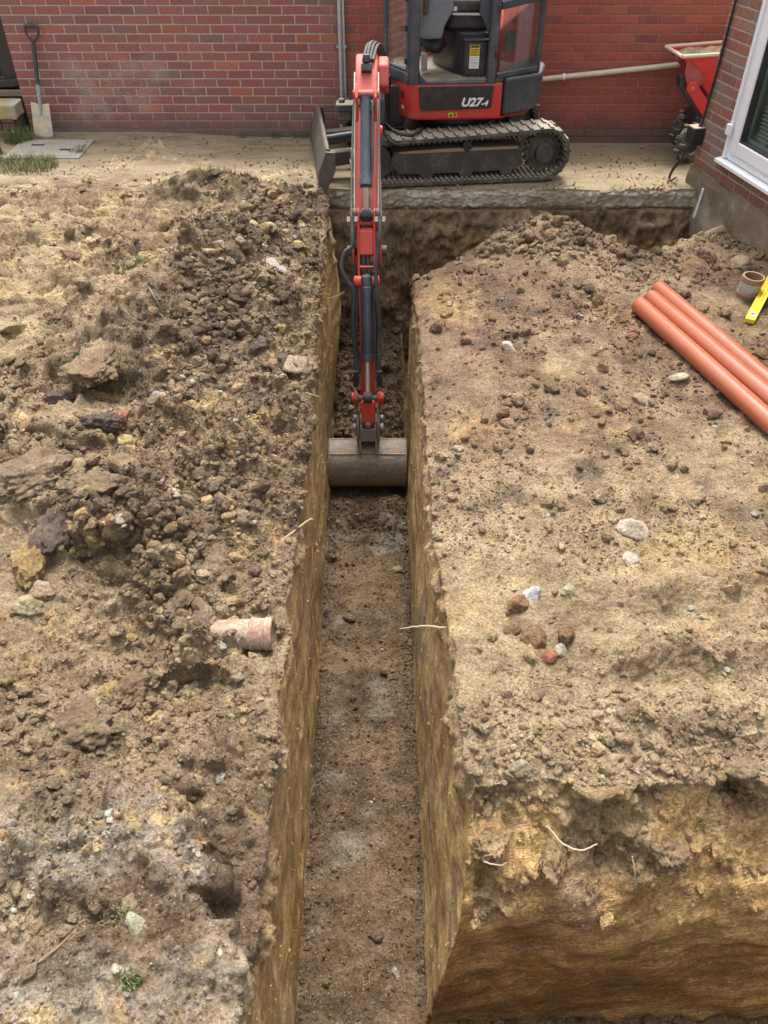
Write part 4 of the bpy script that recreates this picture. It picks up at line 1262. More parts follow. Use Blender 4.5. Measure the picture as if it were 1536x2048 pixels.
# front lower panel and far front post
mb = MB()
ang = Matrix.Rotation(math.atan2(fd.y, fd.x), 3, 'Z')
def fbox(mb, s0, s1, z0, z1, d0=0.0, d1=-.04):
    mb.hexa([front_pt(s0, d0, z0), front_pt(s1, d0, z0), front_pt(s1, d1, z0), front_pt(s0, d1, z0), front_pt(s0, d0, z1), front_pt(s1, d0, z1), front_pt(s1, d1, z1), front_pt(s0, d1, z1)])
fbox(mb, .02, .412, .757, .845, .006, -.04)
mb.obj('front_panel', SLATE, ex, bevel=.01, seg=3)
mb = MB(); fbox(mb, .375, .425, .845, TOP, .004, -.05); fbox(mb, .02, .065, .845, TOP, .005, -.05); fbox(mb, .06, .38, .845, .87, .002, -.03); fbox(mb, .06, .38, 2.3, TOP, .002, -.03)
mb.obj('front_pillar', SLATE, ex, bevel=.01, seg=3)
mb = MB(); fbox(mb, .062, .378, .868, 2.31, -.012, -.017)
mb.obj('front_glass', CABGL, ex)
mb = MB()
for z in (.93, 1.16, 1.36):
    mb.cyl(front_pt(.052, .012, z - .02), front_pt(.052, .012, z + .02), .010, n=10)
mb.obj('hinge', BLACKP, ex)
# quarter light behind the door
qa, qb = Vector((.925, 7.283, 0)), Vector((1.275, 7.476, 0))
def qp(t, d, z):
    v = (qb - qa).normalized(); n = Vector((v.y, -v.x, 0))
    return qa.lerp(qb, t) + n * d + Vector((0, 0, z))
mb = MB(); mb.hexa([qp(.05, 0, .835), qp(.99, 0, .835), qp(.99, -.005, .835), qp(.05, -.005, .835), qp(.05, 0, 1.95), qp(.99, 0, 1.95), qp(.99, -.005, 1.95), qp(.05, -.005, 1.95)])
mb.obj('quarter_glass', CABGL, ex)
mb = MB()
mb.hexa([qp(0, .006, .80), qp(1.02, .006, .815), qp(1.02, -.03, .815), qp(0, -.03, .80), qp(0, .006, .838), qp(1.02, .006, .853), qp(1.02, -.03, .853), qp(0, -.03, .838)])
mb.obj('quarter_rail', SLATE, ex, bevel=.006)
mb = MB(); mb.hexa([qp(0, .006, 1.285), qp(1.04, .008, 1.325), qp(1.04, -.03, 1.325), qp(0, -.03, 1.285), qp(0, .006, 1.34), qp(1.04, .008, 1.375), qp(1.04, -.03, 1.375), qp(0, -.03, 1.34)])
mb.obj('quarter_rail', SLATE, ex, bevel=.006)
mb = MB()
for z in (.98, 1.30): mb.box(side_pt(.905, .008, z), (.022, .018, .05))
mb.obj('latch', BLACKP, ex, bevel=.004)
mb = MB(); slab(mb, rounded(inset(cabp, -.02), .1), TOP, TOP + .07)
mb.obj('cab_roof', SLATE, ex, bevel=.03, seg=3)
# red engine hood seen through the quarter light, with its dark lower seal
def hood(mb, pts, y0, y1):
    mb.prism([(x, y0, z) for x, z in pts], (0, y1 - y0, 0))
mb = MB(); hood(mb, [(.93, .78), (1.26, .90), (1.285, 1.04), (1.275, 1.33), (1.22, 1.345), (.98, 1.14), (.93, 1.10)], 7.49, 8.05)
mb.obj('engine_hood', RED, ex, bevel=.03, seg=3)
mb = MB(); hood(mb, [(1.0, .78), (1.29, .78), (1.29, .935), (1.26, .93), (1.0, .80)], 7.475, 8.05)
mb.obj('hood_seal', BLACKP, ex, bevel=.01)
MB().box((1.04, 7.482, 1.03), (.07, .006, .13)).obj('hood_label', painted('green_label', (.10, .14, .11), .6, .3), ex)
# inside: seat box, battery box with labels, seat, consoles, boot
mb = MB(); slab(mb, rounded([(.60, 7.47), (.90, 7.47), (.90, 8.1), (.43, 8.1), (.44, 7.85)], .10, 6), SILL + .02, 1.10)
mb.obj('seat_box', BLACKP, ex, bevel=.015, seg=3)
mb = MB(); slab(mb, rounded([(.655, 7.40), (.875, 7.40), (.875, 7.60), (.655, 7.60)], .02), SILL + .02, 1.045)
bb = mb.obj('battery_box', BLACKP, ex, bevel=.012, seg=3)
mb = MB(); slab(mb, rounded([(.645, 7.39), (.885, 7.39), (.885, 7.62), (.645, 7.62)], .02), 1.0455, 1.062)
mb.obj('box_lid', BLACKP, bb, bevel=.005)
MB().box((.742, 7.398, .985), (.080, .004, .075)).obj('yellow_sticker', YEL, bb)
MB().box((.742, 7.398, .897), (.080, .004, .092)).obj('white_sticker', WHITE, bb)
mb = MB()
mb.box((.742, 7.3955, 1.011), (.070, .001, .015))
for k, w in enumerate((.062, .066, .050, .064)): mb.box((.742 - (.066 - w) / 2, 7.3955, .990 - .011 * k), (w, .001, .004))
for k, w in enumerate((.06, .066, .05, .064, .058, .062, .04)): mb.box((.742 - (.066 - w) / 2, 7.3955, .931 - .011 * k), (w, .0008, .0022))
mb.obj('sticker_print', INK, bb)
SEATM = painted('black_vinyl', (.020, .020, .022), .55, .2, (.25, .22, .18), dust=.3)
mb = MB(); slab(mb, rounded([(.50, 7.50), (.86, 7.50), (.86, 7.98), (.50, 7.98)], .09, 6), 1.115, 1.215)
slab(mb, rounded([(.55, 7.55), (.82, 7.55), (.82, 7.93), (.55, 7.93)], .05), 1.08, 1.115)
mb.obj('seat_cushion', SEATM, ex, bevel=.03, seg=4)
mb = MB(); slab(mb, rounded([(.50, 7.44), (.80, 7.44), (.80, 7.52), (.50, 7.52)], .035, 6), 1.235, 1.325)
mb.obj('arm_rest', SEATM, ex, bevel=.03, seg=4)
MB().box((.555, 7.436, 1.268), (.06, .012, .034)).obj('grey_tag', painted('pale_tag', (.5, .5, .48), .6, .3), ex, bevel=.006)
mb = MB(); mb.prism([(x, 7.56, z) for x, z in ((.78, 1.12), (.87, 1.08), (.91, 1.7), (.86, 1.8), (.80, 1.5))], (0, .42, 0))
mb.obj('seat_back', SEATM, ex, bevel=.04, seg=4)
mb = MB(); mb.prism([side_pt(x, -.09, z) for x, z in ((.755, 1.45), (.755, 1.25), (.79, 1.20), (.862, 1.06), (.862, 1.9), (.79, 1.9))], (0, .04, 0))
mb.obj('rear_console', SLATE, ex, bevel=.01, seg=3)
MB().tube(spline([(.82, 7.45, 1.10), (.80, 7.44, 1.07), (.775, 7.44, 1.06)], 4), .005, 6).obj('gas_strut', BLACKP, ex)
mb = MB(); mb.prism([(x, 7.42, z) for x, z in ((.30, 1.06), (.35, 1.055), (.47, 1.06), (.49, 1.15), (.56, 1.27), (.53, 1.5), (.30, 1.5))], (0, .40, 0))
gc = mb.obj('grey_console', GREYP, ex, bevel=.015, seg=3)
mb = MB()
for x, z in ((.35, 1.09), (.46, 1.10), (.47, 1.24)): mb.cyl((x, 7.421, z), (x, 7.412, z), .010, n=12)
mb.obj('console_screw', GREYP, gc)
MB().lathe((.325, 7.36, 1.24), (.05, 0, 1), [(0, .0001), (0, .022), (.12, .026), (.12, .0001)], 16).obj('lever_grip', painted('brown_grip', (.10, .06, .035), .6, .3), ex)
MB().lathe((.331, 7.36, 1.361), (.05, 0, 1), [(0, .0001), (0, .026), (.07, .030), (.07, .0001)], 16).obj('lever_sleeve', painted('blue_sleeve', (.02, .22, .45), .4, .1, dust=0), ex)
MB().tube(spline([(.30, 7.60, 1.04), (.36, 7.56, 1.0), (.43, 7.52, .985), (.47, 7.60, 1.0)], 6), [.05] * 19, 14).obj('rubber_boot', SEATM, ex)
MB().box((.335, 7.50, .885), (.05, .12, .13)).obj('pedal_box', painted('grey_pedal', (.26, .26, .25), .55, .3), ex, bevel=.012)

# --- swing post and hoses at its head
XA = -.119
sw = MB()
sw.prism([(XA - .13, y, z) for y, z in ((7.55, .40), (7.10, .44), (7.02, .52), (7.08, .70), (7.50, .74))], (.26, 0, 0))
swp = sw.obj('swing_post', BLACKP, ex, bevel=.02, seg=3)
mb = MB(); mb.cyl((-.04, 7.42, .36), (-.04, 7.42, .80), .10, n=24); mb.box((.06, 7.52, .58), (.22, .28, .30)); mb.obj('swing_bracket', BLACKP, ex, bevel=.012)
mb = MB(); mb.box((-.33, 7.42, .56), (.16, .16, .06)); mb.box((-.33, 7.40, .50), (.12, .10, .08)); mb.cyl((-.36, 7.42, .50), (-.36, 7.42, .62), .028, n=12)
mb.obj('swing_cylinder_end', FRAME, ex, bevel=.012)
MB().tube(spline([(-.02, 7.1, .46), (.06, 6.98, .40), (.16, 7.02, .36), (.24, 7.2, .34)], 6), .014, 8).obj('low_hose', HOSE, ex)
MB().tube(spline([(.0, 7.15, .50), (.10, 7.0, .47), (.22, 7.05, .43), (.32, 7.25, .42)], 6), .014, 8).obj('low_hose', HOSE, ex)

# --- boom
boom = MB()
upper = [(7.20, .50), (7.24, .66), (6.62, 1.03), (6.27, 1.185), (6.15, 1.165), (6.06, 1.09), (5.46, .455), (5.40, .33), (5.46, .26), (5.60, .24), (6.25, .93), (6.45, .98), (7.08, .44)]
boom.prism([(XA - .076, y, z) for y, z in upper], (.152, 0, 0))
bm_o = boom.obj('boom', REDF, ex, bevel=.014, seg=3)
mb = MB()
for s in (-1, 1):
    x = XA + s * .076
    mb.prism([(x, y, z) for y, z in ((6.08, 1.115), (5.47, .467), (5.42, .36), (5.47, .36), (6.09, 1.05))], (s * .010, 0, 0))
mb.obj('boom_edge', painted('pale_worn_edge', (.62, .50, .48), .6, .3, dust=.2), bm_o, bevel=.002)
mb = MB(); mb.prism([(XA + .077, y, z) for y, z in ((6.62, .99), (6.27, 1.17), (6.15, 1.145), (6.10, 1.02), (6.24, .94), (6.45, .99))], (.075, 0, 0)); mb.obj('boom_cheek', REDF, bm_o, bevel=.015, seg=3)
mb = MB(); mb.box((XA, 6.13, 1.18), (.05, .10, .05), Matrix.Rotation(R(-20), 3, 'X')); mb.box((XA, 6.085, 1.135), (.075, .05, .05), Matrix.Rotation(R(-35), 3, 'X')); mb.obj('hose_clamp', BLACKP, bm_o, bevel=.006)
mp = []
for k in range(18):
    a = 2 * math.pi * k / 18; rr = 1 + .28 * math.sin(k * 2.7) + .15 * math.sin(k * 5.1)
    t_, x_ = .55 * rr * math.sin(a), .050 * rr * math.cos(a)
    mp.append((XA + max(-.064, min(.064, x_)), 5.955 + .075 * t_ - .02, .984 + .084 * t_ - .02))
mb = MB(); mb.prism(mp, (0, -.008, .007)); mb.obj('mud_patch', painted('wet_mud', (.06, .045, .035), .8, .6, (.12, .09, .06)), bm_o)
for s in (-1, 1):
    mb = MB(); mb.prism([(XA + s * .052, y, z) for y, z in ((5.93, 1.03), (5.80, 1.11), (5.73, 1.04), (5.80, .87))], (s * .02, 0, 0)); mb.obj('cylinder_lug', REDF, bm_o, bevel=.006)
MB().cyl((XA - .085, 5.795, 1.045), (XA + .085, 5.795, 1.045), .026, n=18).obj('cylinder_pin', REDF, bm_o)
MB().cyl((XA + .11, 5.86, .80), (XA + .07, 5.86, .80), .035, n=18).obj('side_boss', RED, bm_o, bevel=.006)
# hoses that arch over the elbow
for dx, dz in ((-.022, 0), (.0, .010), (.022, .004), (.044, -.006)):
    MB().tube(spline([(XA + dx, 6.13, 1.175), (XA + dx + .025, 6.28, 1.232 + dz), (XA + dx + .055, 6.48, 1.20 + dz), (XA + dx + .09, 6.85, 1.02 + dz), (XA + dx + .10, 7.25, .85), (XA + dx + .08, 7.35, .60)], 8), .0105, 8).obj('boom_hose', HOSE, ex)
# boom cylinder beneath
mb = MB(); mb.cyl((XA, 6.95, .46), (XA, 6.35, .72), .048, n=20); mb.cyl((XA, 6.35, .72), (XA, 6.05, .85), .024, n=16); mb.obj('boom_cylinder', CYL, ex)
# arm cylinder on top of the boom
ac = MB(); ac.lathe((XA, 5.795, 1.045), (0, -.43, -.50), [(.015, .0001), (.02, .045), (.035, .040), (.05, .0365), (.555, .0365), (.555, .043), (.605, .043), (.612, .030), (.612, .0001)], 24)
acy = ac.obj('arm_cylinder', CYL, ex)
MB().cyl((XA, 5.40, .585), (XA, 5.415, .43), .0195, n=18).obj('rod', CHROME, acy)
mb = MB(); mb.cyl((XA, 5.44, .505), (XA, 5.425, .42), .024, n=16); mb.cyl((XA - .032, 5.42, .392), (XA + .032, 5.42, .392), .046, n=22); mb.obj('rod_eye', BLACKP, acy, bevel=.004)
MB().tube(spline([(-.083, 5.74, 1.02), (-.075, 5.70, .99), (-.073, 5.55, .80), (-.078, 5.45, .66), (-.095, 5.425, .63)], 6), .008, 8).obj('cylinder_line', HOSE, acy)
MB().cyl((-.078, 5.73, 1.0), (-.078, 5.70, .965), .014, n=10).obj('line_fitting', BLACKP, acy)

# --- arm
arm = MB()
armside = [(5.475, .43), (5.395, .425), (5.365, .36), (5.29, .17), (5.215, -.01), (5.25, -.06), (5.42, -.03), (5.53, .08), (5.56, .22), (5.52, .40)]
for s in (-1, 1):
    arm.prism([(XA + s * .046, y, z) for y, z in armside], (s * .016, 0, 0))
arm.prism([(XA - .047, y, z) for y, z in ((5.345, .305), (5.285, .165), (5.305, .155), (5.40, .28), (5.39, .315))], (.094, 0, 0))
arm.prism([(XA - .055, y, z) for y, z in ((5.255, -.01), (5.045, -.80), (5.0, -.98), (4.985, -1.045), (5.03, -1.06), (5.07, -1.0), (5.145, -.80), (5.43, .0))], (.110, 0, 0))
arm_o = arm.obj('arm', RED, ex, bevel=.006)
mb = MB(); mb.cyl((XA - .11, 5.42, .392), (XA + .11, 5.42, .392), .030, n=18); mb.cyl((XA - .10, 5.42, .392), (XA - .062, 5.42, .392), .042, n=20); mb.cyl((XA + .062, 5.42, .392), (XA + .10, 5.42, .392), .042, n=20); mb.obj('arm_pin', FRAME, arm_o, bevel=.004)
mb = MB(); mb.cyl((XA - .046, 5.205, .115), (XA + .046, 5.205, .115), .007, n=8); mb.obj('tie_rod', RED, arm_o)
mb = MB()
for s in (-1, 1): mb.cyl((XA + s * .036, 5.203, .013), (XA + s * .088, 5.203, .013), .036, n=20)
mb.obj('cylinder_boss', RED, arm_o, bevel=.006)
mb = MB()
for s in (-1, 1): mb.cyl((XA + s * .088, 5.203, .013), (XA + s * .094, 5.203, .013), .012, n=6)
mb.obj('boss_bolt', FRAME, arm_o)
MB().cyl((XA - .14, 5.46, .12), (XA + .14, 5.46, .12), .035, n=20).obj('boom_arm_pin', FRAME, arm_o, bevel=.004)
mb = MB()
for s in (-1, 1): mb.prism([(XA + s * .085, y, z) for y, z in ((5.56, .33), (5.43, .30), (5.38, .17), (5.41, .04), (5.50, .03), (5.62, .20))], (s * .018, 0, 0))
mb.obj('boom_fork', REDF, bm_o, bevel=.006)
for dx in (-.02, .012):
    MB().tube(spline([(XA + dx, 5.44, .33), (XA + dx - .01, 5.34, .20), (XA + dx + .005, 5.28, .06), (XA + dx + .03, 5.27, -.05)], 6), .016, 8).obj('inner_hose', HOSE, arm_o)
bc = MB(); bc.lathe((XA, 5.203, .013), (-.245, -.245 * 0, -.0), [(0, .0001), (.0001, .0001)], 8)
bc = MB(); bcdir = Vector((0, 4.958 - 5.203, -.777 - .013))
bc.lathe((XA, 5.203, .013), bcdir, [(-.045, .0001), (-.045, .022), (-.03, .036), (.0, .040), (.035, .038), (.04, .0425), (.50, .0425), (.50, .048), (.555, .048), (.56, .030), (.56, .0001)], 24)
bcy = bc.obj('bucket_cylinder', CYL, ex)
MB().cyl(Vector((XA, 5.203, .013)) + bcdir * .60, Vector((XA, 5.203, .013)) + bcdir * .97, .0195, n=18).obj('rod', CHROME, bcy)
mb = MB(); e = Vector((XA, 4.958, -.777)); mb.cyl(e - bcdir * .05, e, .028, n=16); mb.cyl(e - Vector((.032, 0, 0)), e + Vector((.032, 0, 0)), .044, n=22); mb.obj('rod_eye', BLACKP, bcy, bevel=.004)
MB().tube([Vector((XA + .055, 5.16, -.05)), Vector((XA + .055, 5.03, -.47))], .008, 8).obj('cylinder_line', HOSE, bcy)
mb = MB(); mb.cyl((XA + .055, 5.165, -.035), (XA + .055, 5.145, -.10), .017, n=12); mb.obj('line_fitting', BLACKP, bcy)
# service hoses each side of the arm
for pts in ([(-.189, 5.948, 1.034), (-.203, 5.681, .729), (-.208, 5.345, .385)], [(-.044, 5.948, 1.034), (-.044, 5.681, .729), (-.030, 5.345, .385)]):
    pts = [(p[0] + (-.012 if p[0] < XA else .012), p[1], p[2]) for p in pts]
    MB().tube(spline(pts, 6), .007, 8).obj('steel_line', STEEL, ex)
HL = [(-.215, 5.35, .40), (-.212, 5.271, .309), (-.215, 5.238, .247), (-.264, 5.225, .208), (-.289, 5.188, .118), (-.243, 5.151, .027), (-.208, 5.136, -.039), (-.217, 5.076, -.254), (-.203, 5.01, -.474), (-.195, 4.968, -.571)]
HR = [(-.026, 5.35, .40), (-.028, 5.271, .309), (-.040, 5.236, .22), (-.056, 5.177, .105), (-.048, 5.125, -.052), (-.032, 5.076, -.254), (-.035, 5.031, -.426), (-.034, 4.968, -.571)]
for pts in (HL, HR):
    MB().tube(spline(pts, 6), .0145, 9).obj('arm_hose', HOSE, ex)
    MB().tube(spline([(p[0] + (.018 if p[0] < XA else -.016), p[1] + .05, p[2] - .03) for p in pts[-5:]], 6), .0125, 9).obj('arm_hose', HOSE, ex)
for x, s in ((-.213, -1), (-.027, 1)):
    mb = MB(); mb.box((x, 5.345, .385), (.075, .045, .012), Matrix.Rotation(R(30), 3, 'X')); mb.obj('line_bracket', STEEL, ex, bevel=.003)
    mb = MB(); mb.cyl((x, 5.36, .40), (x, 5.31, .345), .014, n=10); mb.cyl((x, 5.315, .35), (x, 5.28, .31), .011, n=10); mb.obj('hose_fitting', STEEL, ex)
for x, y, z in ((-.20, 4.965, -.575), (-.034, 4.965, -.575)):
    mb = MB(); mb.cyl((x, y, z + .02), (x, y - .01, z - .10), .020, n=12); mb.cyl((x, y, z - .02), (x, y, z - .05), .026, n=6); mb.obj('coupling', BLACKP, ex)
# linkage
MB().cyl((XA - .12, 4.985, -.80), (XA + .12, 4.985, -.80), .022, n=16).obj('link_pin', STEEL, ex)
for s in (-1, 1):
    mb = MB(); mb.prism([(XA + s * .078, y, z) for y, z in ((4.93, -.775), (4.965, -.735), (5.02, -.76), (5.14, -.90), (5.15, -.96), (5.10, -.97), (4.95, -.84))], (s * .022, 0, 0)); mb.obj('link_lever', RED, ex, bevel=.008)
    MB().cyl((XA + s * .070, 4.972, -.785), (XA + s * .118, 4.972, -.785), .036, n=20).obj('link_boss', RED, ex, bevel=.006)
mb = MB(); mb.prism([(XA - .052, y, z) for y, z in ((4.93, -.80), (4.90, -.96), (4.93, -1.01), (4.99, -.98), (5.0, -.80))], (.104, 0, 0)); mb.obj('bucket_link', RED, ex, bevel=.008)
HG = painted('hitch_steel', (.25, .245, .24), .5, .6, (.27, .21, .14), scale=11, metal=.4, dust=.3)
mb = MB(); mb.cyl((XA, 4.89, -.988), (XA, 4.93, -.97), .024, n=20); mb.obj('pin_head', HG, ex, bevel=.003)
for s in (-1, 1):
    mb = MB(); mb.prism([(XA + s * .066, y, z) for y, z in ((4.93, -.95), (4.905, -.98), (4.895, -1.10), (4.93, -1.16), (5.14, -1.13), (5.16, -1.03), (5.10, -.97), (4.97, -.93))], (s * .020, 0, 0)); mb.obj('hitch_plate', HG, ex, bevel=.006)
    MB().cyl((XA + s * .086, 4.94, -1.03), (XA + s * .115, 4.94, -1.03), .030, n=18).obj('hitch_boss', HG, ex, bevel=.004)
    MB().cyl((XA + s * .086, 5.10, -1.06), (XA + s * .115, 5.10, -1.06), .030, n=18).obj('hitch_boss', HG, ex, bevel=.004)
mb = MB(); mb.prism([(XA - .064, y, z) for y, z in ((4.905, -1.02), (4.89, -1.13), (5.12, -1.13), (5.12, -1.05))], (.128, 0, 0)); mb.obj('hitch_body', HG, ex, bevel=.008)
# bucket
bx0, bx1 = -.418, .166
outerp = [(5.01, -1.182), (4.985, -1.188), (4.885, -1.215), (4.825, -1.262), (4.79, -1.33), (4.782, -1.40), (4.80, -1.47), (4.845, -1.53), (4.92, -1.565), (5.05, -1.580), (5.16, -1.575), (5.25, -1.565)]
cbk = Vector((0, 5.15, -1.36))
innerp = []
for y, z in outerp:
    v = Vector((0, y, z)) - cbk; v = cbk + v * (1 - .014 / v.length); innerp.append((v.y, v.z))
mb = MB(); n = len(outerp); m = 9
for prof in (outerp, innerp):
    pass
xs = np.linspace(bx0, bx1, m)
vo = [(x, y, z) for x in xs for y, z in outerp]; vi = [(x, y, z) for x in xs for y, z in innerp]
fs = []
for i in range(m - 1):
    for k in range(n - 1):
        a, b, c, d = i * n + k, i * n + k + 1, (i + 1) * n + k + 1, (i + 1) * n + k
        fs.append((a, d, c, b)); fs.append((m * n + a, m * n + b, m * n + c, m * n + d))
for k in range(n - 1):
    fs.append((k, k + 1, m * n + k + 1, m * n + k)); a = (m - 1) * n; fs.append((a + k + 1, a + k, m * n + a + k, m * n + a + k + 1))
for i in range(m - 1):
    a, d = i * n, (i + 1) * n; fs.append((a, m * n + a, m * n + d, d)); a += n - 1; d += n - 1; fs.append((a, d, m * n + d, m * n + a))
mb.add(vo + vi, fs)
bucket = mb.obj('bucket', BUCK, ex, angle=50)
for x in (bx0 - .008, bx1 - .006):
    mb = MB(); mb.prism([(x, y, z) for y, z in outerp], (.014, 0, 0)); mb.obj('side_cheek', BUCK, bucket, bevel=.004)
mb = MB(); mb.cyl((bx0, 5.0, -1.187), (bx1, 5.0, -1.187), .006, n=8); mb.box(((bx0 + bx1) / 2, 4.868, -1.2265), (bx1 - bx0 - .01, .012, .008)); mb.obj('weld_seam', BUCK, bucket)
for s in (-1, 1):
    mb = MB(); mb.prism([(XA + s * .052, y, z) for y, z in ((4.84, -1.255), (4.855, -1.21), (4.90, -1.10), (4.96, -1.06), (5.12, -1.04), (5.2, -1.08), (5.26, -1.155), (4.99, -1.19))], (s * .018, 0, 0)); mb.obj('bucket_ear', BUCK, bucket, bevel=.004)
mb = MB(); mb.prism([(bx0, y, z) for y, z in ((5.22, -1.572), (5.32, -1.560), (5.32, -1.548), (5.22, -1.552))], (bx1 - bx0, 0, 0)); mb.obj('cutting_edge', BUCK, bucket)
# ------------------------------------------------------------------ loose soil: crumbs and clods nobody could count
def hull_template(npts, seed, squash=.75):
    r = np.random.default_rng(seed)
    p = r.normal(size=(npts, 3)); p /= np.linalg.norm(p, axis=1, keepdims=True)
    p *= r.uniform(.75, 1.05, (npts, 1)); p *= np.array([1, r.uniform(.7, 1), squash * r.uniform(.8, 1.1)])
    bm = bmesh.new()
    for q in p: bm.verts.new(q)
    res = bmesh.ops.convex_hull(bm, input=bm.verts)
    loose = [v for v in bm.verts if not v.link_faces]
    bmesh.ops.delete(bm, geom=loose, context='VERTS')
    bmesh.ops.triangulate(bm, faces=bm.faces[:])
    bm.normal_update()
    bm.verts.index_update()
    V = np.array([v.co[:] for v in bm.verts]); F = np.array([[v.index for v in f.verts] for f in bm.faces]); bm.free()
    return V, F

def facet_template(sub, seed, noise=.10, planes=13, squash=.72):
    """a broken lump: a ball cut by random planes, then roughened"""
    r = np.random.default_rng(seed)
    bm = bmesh.new(); bmesh.ops.create_icosphere(bm, subdivisions=sub, radius=1)
    V = np.array([v.co[:] for v in bm.verts]); F = np.array([[v.index for v in f.verts] for f in bm.faces]); bm.free()
    n = r.normal(size=(planes, 3)); n /= np.linalg.norm(n, axis=1, keepdims=True)
    d = r.uniform(.62, .95, planes)
    dot = V @ n.T
    rad = np.min(np.where(dot > .05, d / np.maximum(dot, .05), 9), axis=1)
    rad = np.minimum(rad, 1.12)
    rad = rad * (1 + noise * perlin(V[:, 0] * 2.4, V[:, 1] * 2.4, V[:, 2] * 2.4, seed) + noise * .7 * perlin(V[:, 0] * 5.5, V[:, 1] * 5.5, V[:, 2] * 5.5, seed + 1)
                 + (noise * .5 * perlin(V[:, 0] * 12, V[:, 1] * 12, V[:, 2] * 12, seed + 2) if sub > 2 else 0))
    return V * rad[:, None] * np.array([1, r.uniform(.68, .95), squash]) * 1.12, F

def ico_template(sub, seed, amp=.35):
    bm = bmesh.new(); bmesh.ops.create_icosphere(bm, subdivisions=sub, radius=1)
    V = np.array([v.co[:] for v in bm.verts]); F = np.array([[v.index for v in f.verts] for f in bm.faces]); bm.free()
    d = 1 + amp * perlin(V[:, 0] * 1.3, V[:, 1] * 1.3, V[:, 2] * 1.3, seed) + amp * .8 * perlin(V[:, 0] * 2.9, V[:, 1] * 2.9, V[:, 2] * 2.9, seed + 1) \
        + (amp * .45 * perlin(V[:, 0] * 7, V[:, 1] * 7, V[:, 2] * 7, seed + 2) if sub > 2 else 0)
    return V * d[:, None] * np.array([1, .85, .7]), F

def rand_rot(n, r):
    q = r.normal(size=(n, 4)); q /= np.linalg.norm(q, axis=1, keepdims=True)
    w, x, y, z = q.T
    return np.stack([np.stack([1 - 2 * (y * y + z * z), 2 * (x * y - z * w), 2 * (x * z + y * w)], -1),
                     np.stack([2 * (x * y + z * w), 1 - 2 * (x * x + z * z), 2 * (y * z - x * w)], -1),
                     np.stack([2 * (x * z - y * w), 2 * (y * z + x * w), 1 - 2 * (x * x + y * y)], -1)], 1)

GX, GY, GZ = GP[..., 0], GP[..., 1], GP[..., 2]
upn = np.clip(GN[..., 2], 0, 1)
inview = (GY > .5) & (GY < 7.6) & (np.abs(GX) < 1.1 + .5 * GY)
patch = perlin(GX * 1.5, GY * 1.5, 0 * GX, 401) ; patch2 = perlin(GX * 4.5, GY * 4.5, 0 * GX, 402)
dens = np.where(GS == 0, np.clip(.55 + .7 * patch + .6 * patch2 + .8 * gau(GX, GY, -.85, 3.2, .5, 1.2) + .8 * gau(GX, GY, -.85, 5.2, .5, .7), .10, 1.6)
                * (1 - .75 * sst(GX, -1.3, -1.9) * sst(GY, 3.6, 4.6)) * sst(GY + .5 * patch, 7.6, 6.6), 0)
dens = np.where(GS == 4, np.clip(.45 + .55 * patch + .5 * patch2 + .7 * gau(GX, GY, 1.3, 6.2, .6, .5) + .6 * sst(GY, 2.1, 1.5), .08, 1.3) * (GY < 6.9), dens)
dens = np.where(GFLOOR > .5, .16 + 1.1 * sst(GY, 5.0, 5.6) + .9 * gau(GX, GY, -.1, 4.55, 1, .22), dens)
dens = np.where((GS == 1) | (GS == 3), .25 * sst(upn, .25, .6), dens)
dens = dens * sst(upn, .25, .6) * inview
dens = dens * np.where((GS == 4) & (GY < 1.5), np.where(GN[..., 1] < -.45, .2, 1), 1)
dens[:, 0] = 0; dens[:, -1] = 0
_da = np.linalg.norm(np.cross(np.gradient(GP, axis=1), np.gradient(GP, axis=0)), axis=-1)
dens = dens * _da / (GX ** 2 + GY ** 2 + (GZ - 2.45) ** 2)
cdf = np.cumsum(dens.reshape(-1)); cdf /= cdf[-1]

_wallish = ((GS == 1) | (GS == 3)) & inview & (GY < 6.6)
_foot = np.zeros_like(dens); 
_w = _da / (GX ** 2 + GY ** 2 + (GZ - 2.45) ** 2)
dens_c = dens + _w * np.where(_wallish, .03, 0)
dens_c = dens_c + _w * (GFLOOR > .5) * inview * 2.2 * (np.exp(-((GX - x_left(GY)) / .05) ** 2) + np.exp(-((GX - x_right(GY)) / .05) ** 2))
dens_c = dens_c + _w * (GFLOOR > .5) * inview * .2
dens_c = dens_c * np.where((GS == 4) & (GY > 1.9) & (GY < 5.4), np.clip(.45 + 1.1 * patch + .6 * patch2, .08, 1.2), 1)
dens_l = dens * np.where(GS == 4, .20 + .55 * sst(GY, 5.3, 5.9) + .5 * sst(GY, 2.0, 1.6), np.clip(.35 + 1.6 * patch + .8 * patch2, .08, 1.8)) * np.where(GFLOOR > .5, np.where(GY > 4.9, 1, .25), 1)
dens_l = dens_l * np.where(GS == 0, .35 + .65 * sst(GY, 1.3, 1.8), 1)
CDF = {}
for _k, _d in (('c', dens_c), ('l', dens_l), ('g', dens + .3 * dens_c)):
    _d = _d.copy(); _d[:, 0] = 0; _d[:, -1] = 0
    _q = np.cumsum(_d.reshape(-1)); CDF[_k] = _q / _q[-1]

